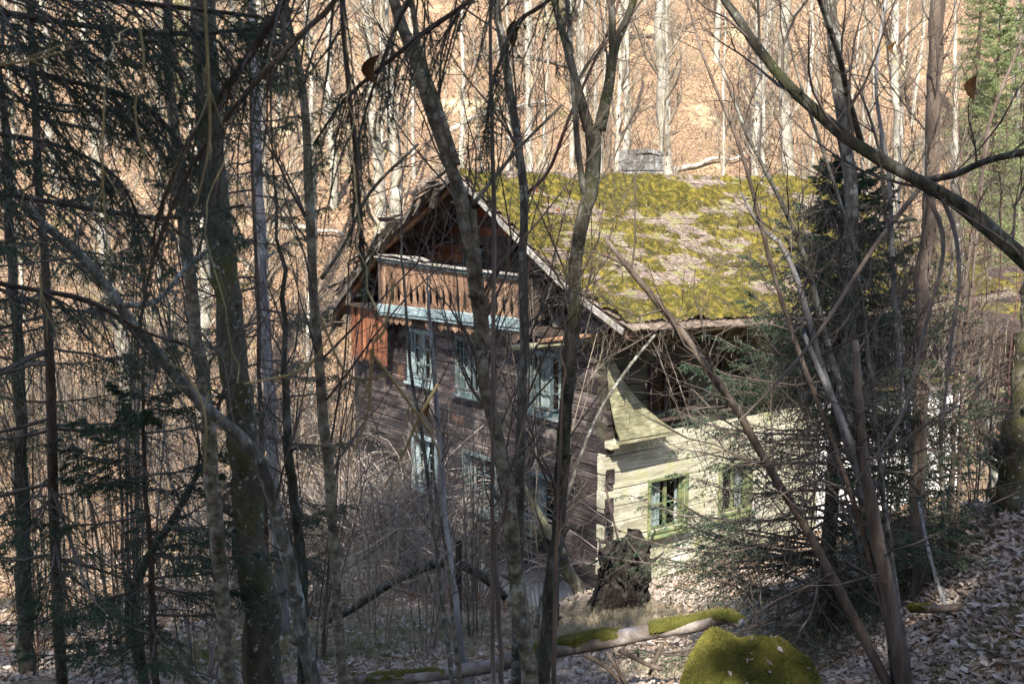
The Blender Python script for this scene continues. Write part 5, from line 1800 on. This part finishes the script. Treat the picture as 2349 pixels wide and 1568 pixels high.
fallen('fallen_branch', 'straight brown branch lying on the leaf bank at lower right', 'branch',
       [(2088, 1396, 8), (2150, 1396, 9), (2250, 1388, 9), (2349, 1380, 9), (2480, 1372, 9)], (8.7, 8.2), 'bark_brown', 35, rough=.2, moss=[(.12, .95)])
fallen('fallen_branch', 'thin pale stick leaning against the brown trunk at lower right', 'branch',
       [(2108, 1150, 3), (2125, 1240, 4), (2152, 1340, 5), (2188, 1440, 5.5)], (9.3, 8.6), 'bark_white', 36, rough=.12)
fallen('fallen_branch', 'short mossy yellow log poking out at the lower left bottom edge', 'log',
       [(408, 1515, 10), (430, 1545, 12), (455, 1580, 13)], 8.9, 'wood_green', 37, rough=.15)
fallen('fallen_pole', 'long thin grey pole leaning against the house corner', 'pole',
       [(1502, 768, 3), (1440, 845, 3.5), (1380, 935, 3.5), (1330, 1050, 4), (1290, 1180, 4.5), (1255, 1320, 4.5), (1228, 1440, 5)], (13.0, 11.5), 'bark_grey', 38, rough=.05)
fallen('fallen_pole', 'dark iron pipe leaning on the house corner above the stump', 'pole',
       [(1388, 1112, 2.5), (1404, 1180, 2.8), (1424, 1260, 3)], (18.2, 16.4), 'wood_dark', 39, rough=.03, K=8)
fallen('fallen_pole', 'grey rail lying along the plastered foundation', 'pole',
       [(985, 1195, 5), (1040, 1212, 6), (1090, 1235, 6)], (22.3, 20.8), 'wood_grey', 40, rough=.06, K=8)
def stake():
    b = ghit(1052, 1485, 8, 20)
    o_top = at(1052, 1238, b[1])
    V, F = beamV((0, 0, -.3), (0.01, 0, o_top[2] - b[2]), .075, .07, up=(0, 1, 0), N=8, jit=.08, seed=5)
    o = mesh('wooden_stake', V, F, M['wood_dark'], smooth=False)
    o.location = b
    tag(o, 'dark upright wooden stake standing in the grass left of centre', 'stake')
stake()

def moss_mound():
    c = at(1715, 1560, 7.7)
    b = np.array([c[0], c[1], gz(c[0], c[1])])
    t = empty('mossy_stump', b)
    tag(t, 'bright green moss covered stump mound in the lower right foreground', 'stump')
    g = rng_(920)
    n, m = 84, 40
    th, ph = np.meshgrid(np.linspace(0, 2 * math.pi, n, endpoint=False), np.linspace(0, 1, m))
    # crest line of the hump: steep on the left, running out to the right
    prof_px = [(1545, 1640), (1568, 1590), (1588, 1530), (1610, 1484), (1642, 1456), (1682, 1456), (1705, 1466), (1745, 1466), (1795, 1480), (1835, 1500), (1862, 1525), (1882, 1560), (1900, 1610)]
    cr = np.array([at(p[0], p[1], 7.7) for p in prof_px]) - b
    xs_ = np.linspace(cr[0, 0], cr[-1, 0], 70)
    ys_ = np.linspace(-.55, .55, 40)
    X, Y = np.meshgrid(xs_, ys_)
    q = np.stack([X, Y, 0 * X], -1)
    crest = np.interp(X, cr[:, 0], cr[:, 2])
    w_ = .34 + .12 * (fbm(q * np.array([1, 0, 0]), 3, 5, 2) - .5)
    fall = np.clip(np.abs(Y - .05 * np.sin(X * 6)) / w_, 0, 3)
    Zm = crest - (crest + .5) * np.where(fall < 1, .30 * fall ** 2.2, .30 + .9 * (fall - 1)) + (fbm(q, 3.5, 7, 3) - .5) * .20 + (fbm(q, 11, 8, 2) - .5) * .06 + .07 * np.exp(-((X - cr[3, 0] - .12) ** 2 + (Y - .30) ** 2) / .03)
    V = np.stack([X, Y, np.maximum(Zm, -.6)], -1)
    m, n = V.shape[:2]
    F = grid_faces(m, n)
    mesh('stump_body', V.reshape(-1, 3), F, M['moss_ground'], t)
    N = 60000
    i, j = g.integers(0, m - 1, N), g.integers(0, n - 1, N)
    f, h = g.random((N, 1)), g.random((N, 1))
    j2 = (j + 1) % n
    p = (V[i, j] * (1 - f) + V[i + 1, j] * f) * (1 - h) + (V[i, j2] * (1 - f) + V[i + 1, j2] * f) * h
    keep = p[:, 2] > -.1
    p = p[keep]
    nn = nrm(np.column_stack([p[:, 0] * .3, p[:, 1] * 1.5, np.full(len(p), .6)]))
    Vb, Fb = blades(g, p, nn, g.uniform(.010, .032, len(p)), .0026, np.array([0, 0, .25]), .55)
    tn = np.clip(fbm(p, 5, 4, 3) * 1.6 - .3 + g.normal(size=len(p)) * .12, 0, 1)
    o = mesh('moss', Vb, Fb, M['moss_ground'], t, attr=np.repeat(tn, 3))
    o['kind'] = 'stuff'
    pl = p[(fbm(p, 4, 44, 3) > .52)]
    pl = pl[g.integers(0, len(pl), 45)] + np.array([0, 0, .012])
    Vl, Fl, tl = leaf_geo(g, pl, np.broadcast_to(np.array([0, -.2, 1.0]), pl.shape), .055)
    mesh('leaf_litter', Vl, Fl, M['leaf'], t, attr=tl)['kind'] = 'stuff'
moss_mound()

# ------------------------------------------------------------------ leaves and grass on the ground
def litter():
    g = rng_(950)
    V_, F_, T_, n = [], [], [], 0
    for (N, y0, y1, xl, xr, size) in ((52000, 5.5, 11.5, -.56, .56, .085), (42000, 11.5, 24, -.5, .6, .10), (4000, 15.5, 19.5, .05, .2, .09)):
        y = g.uniform(y0, y1, N)
        x = g.uniform(xl, xr, N) * y
        q = np.stack([x, y, 0 * x], -1)
        dens = fbm(q, .5, 6, 3)
        right = np.clip((x / y + .05) * 3.5, 0, 1)
        keep = g.random(N) < np.clip(.25 + .9 * right + (dens - .5) * 1.4, .1, 1)
        u = (x - HC[0]) * HS[0] + (y - HC[1]) * HS[1]
        vv = (x - HC[0]) * HG[0] + (y - HC[1]) * HG[1]
        keep &= ~((u > -.1) & (vv > -.1))
        p = q[keep]
        p[:, 2] = ground(p[:, 0], p[:, 1]) + g.uniform(.0, .035, len(p))
        V, F, tn = leaf_geo(g, p, np.broadcast_to(np.array([0, -.15, 1.0]), p.shape), size)
        V_.append(V); F_.append(F + n); T_.append(tn)
        n += len(V)
    o = mesh('fallen_leaves', np.concatenate(V_), np.concatenate(F_), M['leaf'], attr=np.concatenate(T_))
    tag(o, 'grey brown fallen leaves covering the near ground', 'leaves', kind='stuff')
litter()

def grass(name, label, mat, spots, n, hgt, wid, seed, droop):
    g = rng_(seed)
    V_, F_, T_, k = [], [], [], 0
    for (px, py, rx, ry, cnt) in spots:
        c = ghit(px, py, 6, 24)
        nt = cnt
        tx, ty = c[0] + g.normal(size=nt) * rx, c[1] + g.normal(size=nt) * ry
        idx = np.repeat(np.arange(nt), n)
        x = tx[idx] + g.normal(size=len(idx)) * .05
        y = ty[idx] + g.normal(size=len(idx)) * .05
        p0 = np.column_stack([x, y, ground(x, y) - .01])
        d = nrm(np.column_stack([g.normal(size=len(x)) * .5, g.normal(size=len(x)) * .5 - .15, np.ones(len(x))]))
        L = hgt * g.uniform(.5, 1.3, len(x))[:, None]
        p1 = p0 + d * L * .55
        p2 = p1 + nrm(d * np.array([1.6, 1.6, 1]) + np.array([0, 0, -droop])) * L * .5
        s = nrm(np.cross(d, g.normal(size=d.shape))) * wid
        V = np.stack([p0 - s, p0 + s, p1 - s * .8, p1 + s * .8, p2], 1).reshape(-1, 3)
        i = np.arange(len(x))[:, None] * 5
        F_.append(np.concatenate([i + np.array([0, 1, 3]), i + np.array([0, 3, 2]), i + np.array([2, 3, 4])]) + k)
        V_.append(V)
        T_.append(np.repeat(np.clip(g.normal(.5, .25, len(x)), 0, 1), 5))
        k += len(V)
    o = mesh(name, np.concatenate(V_), np.concatenate(F_), M[mat], attr=np.concatenate(T_))
    tag(o, label, 'grass', kind='stuff')
grass('dry_grass', 'pale dry grass hanging over the bank below the torn out stump', 'straw',
      [(1380, 1450, .55, .5, 260), (1490, 1420, .5, .4, 200), (1300, 1420, .5, .5, 120), (1560, 1540, .4, .3, 90), (860, 1480, 1.0, .8, 160), (700, 1400, 1.2, 1.0, 120), (1000, 1420, .9, .8, 140)], 14, .26, .0022, 961, 1.0)
grass('green_grass', 'short green grass on the ground in the lower centre', 'grass',
      [(1000, 1450, .9, .8, 300), (850, 1500, .9, .7, 260), (640, 1480, 1.0, .7, 260), (1120, 1430, .7, .7, 200), (1900, 1450, .6, .35, 260), (1800, 1470, .5, .3, 120), (2200, 1540, .25, .2, 40), (2250, 1450, .3, .2, 40), (420, 1520, .7, .5, 140)], 12, .11, .0022, 962, .4)
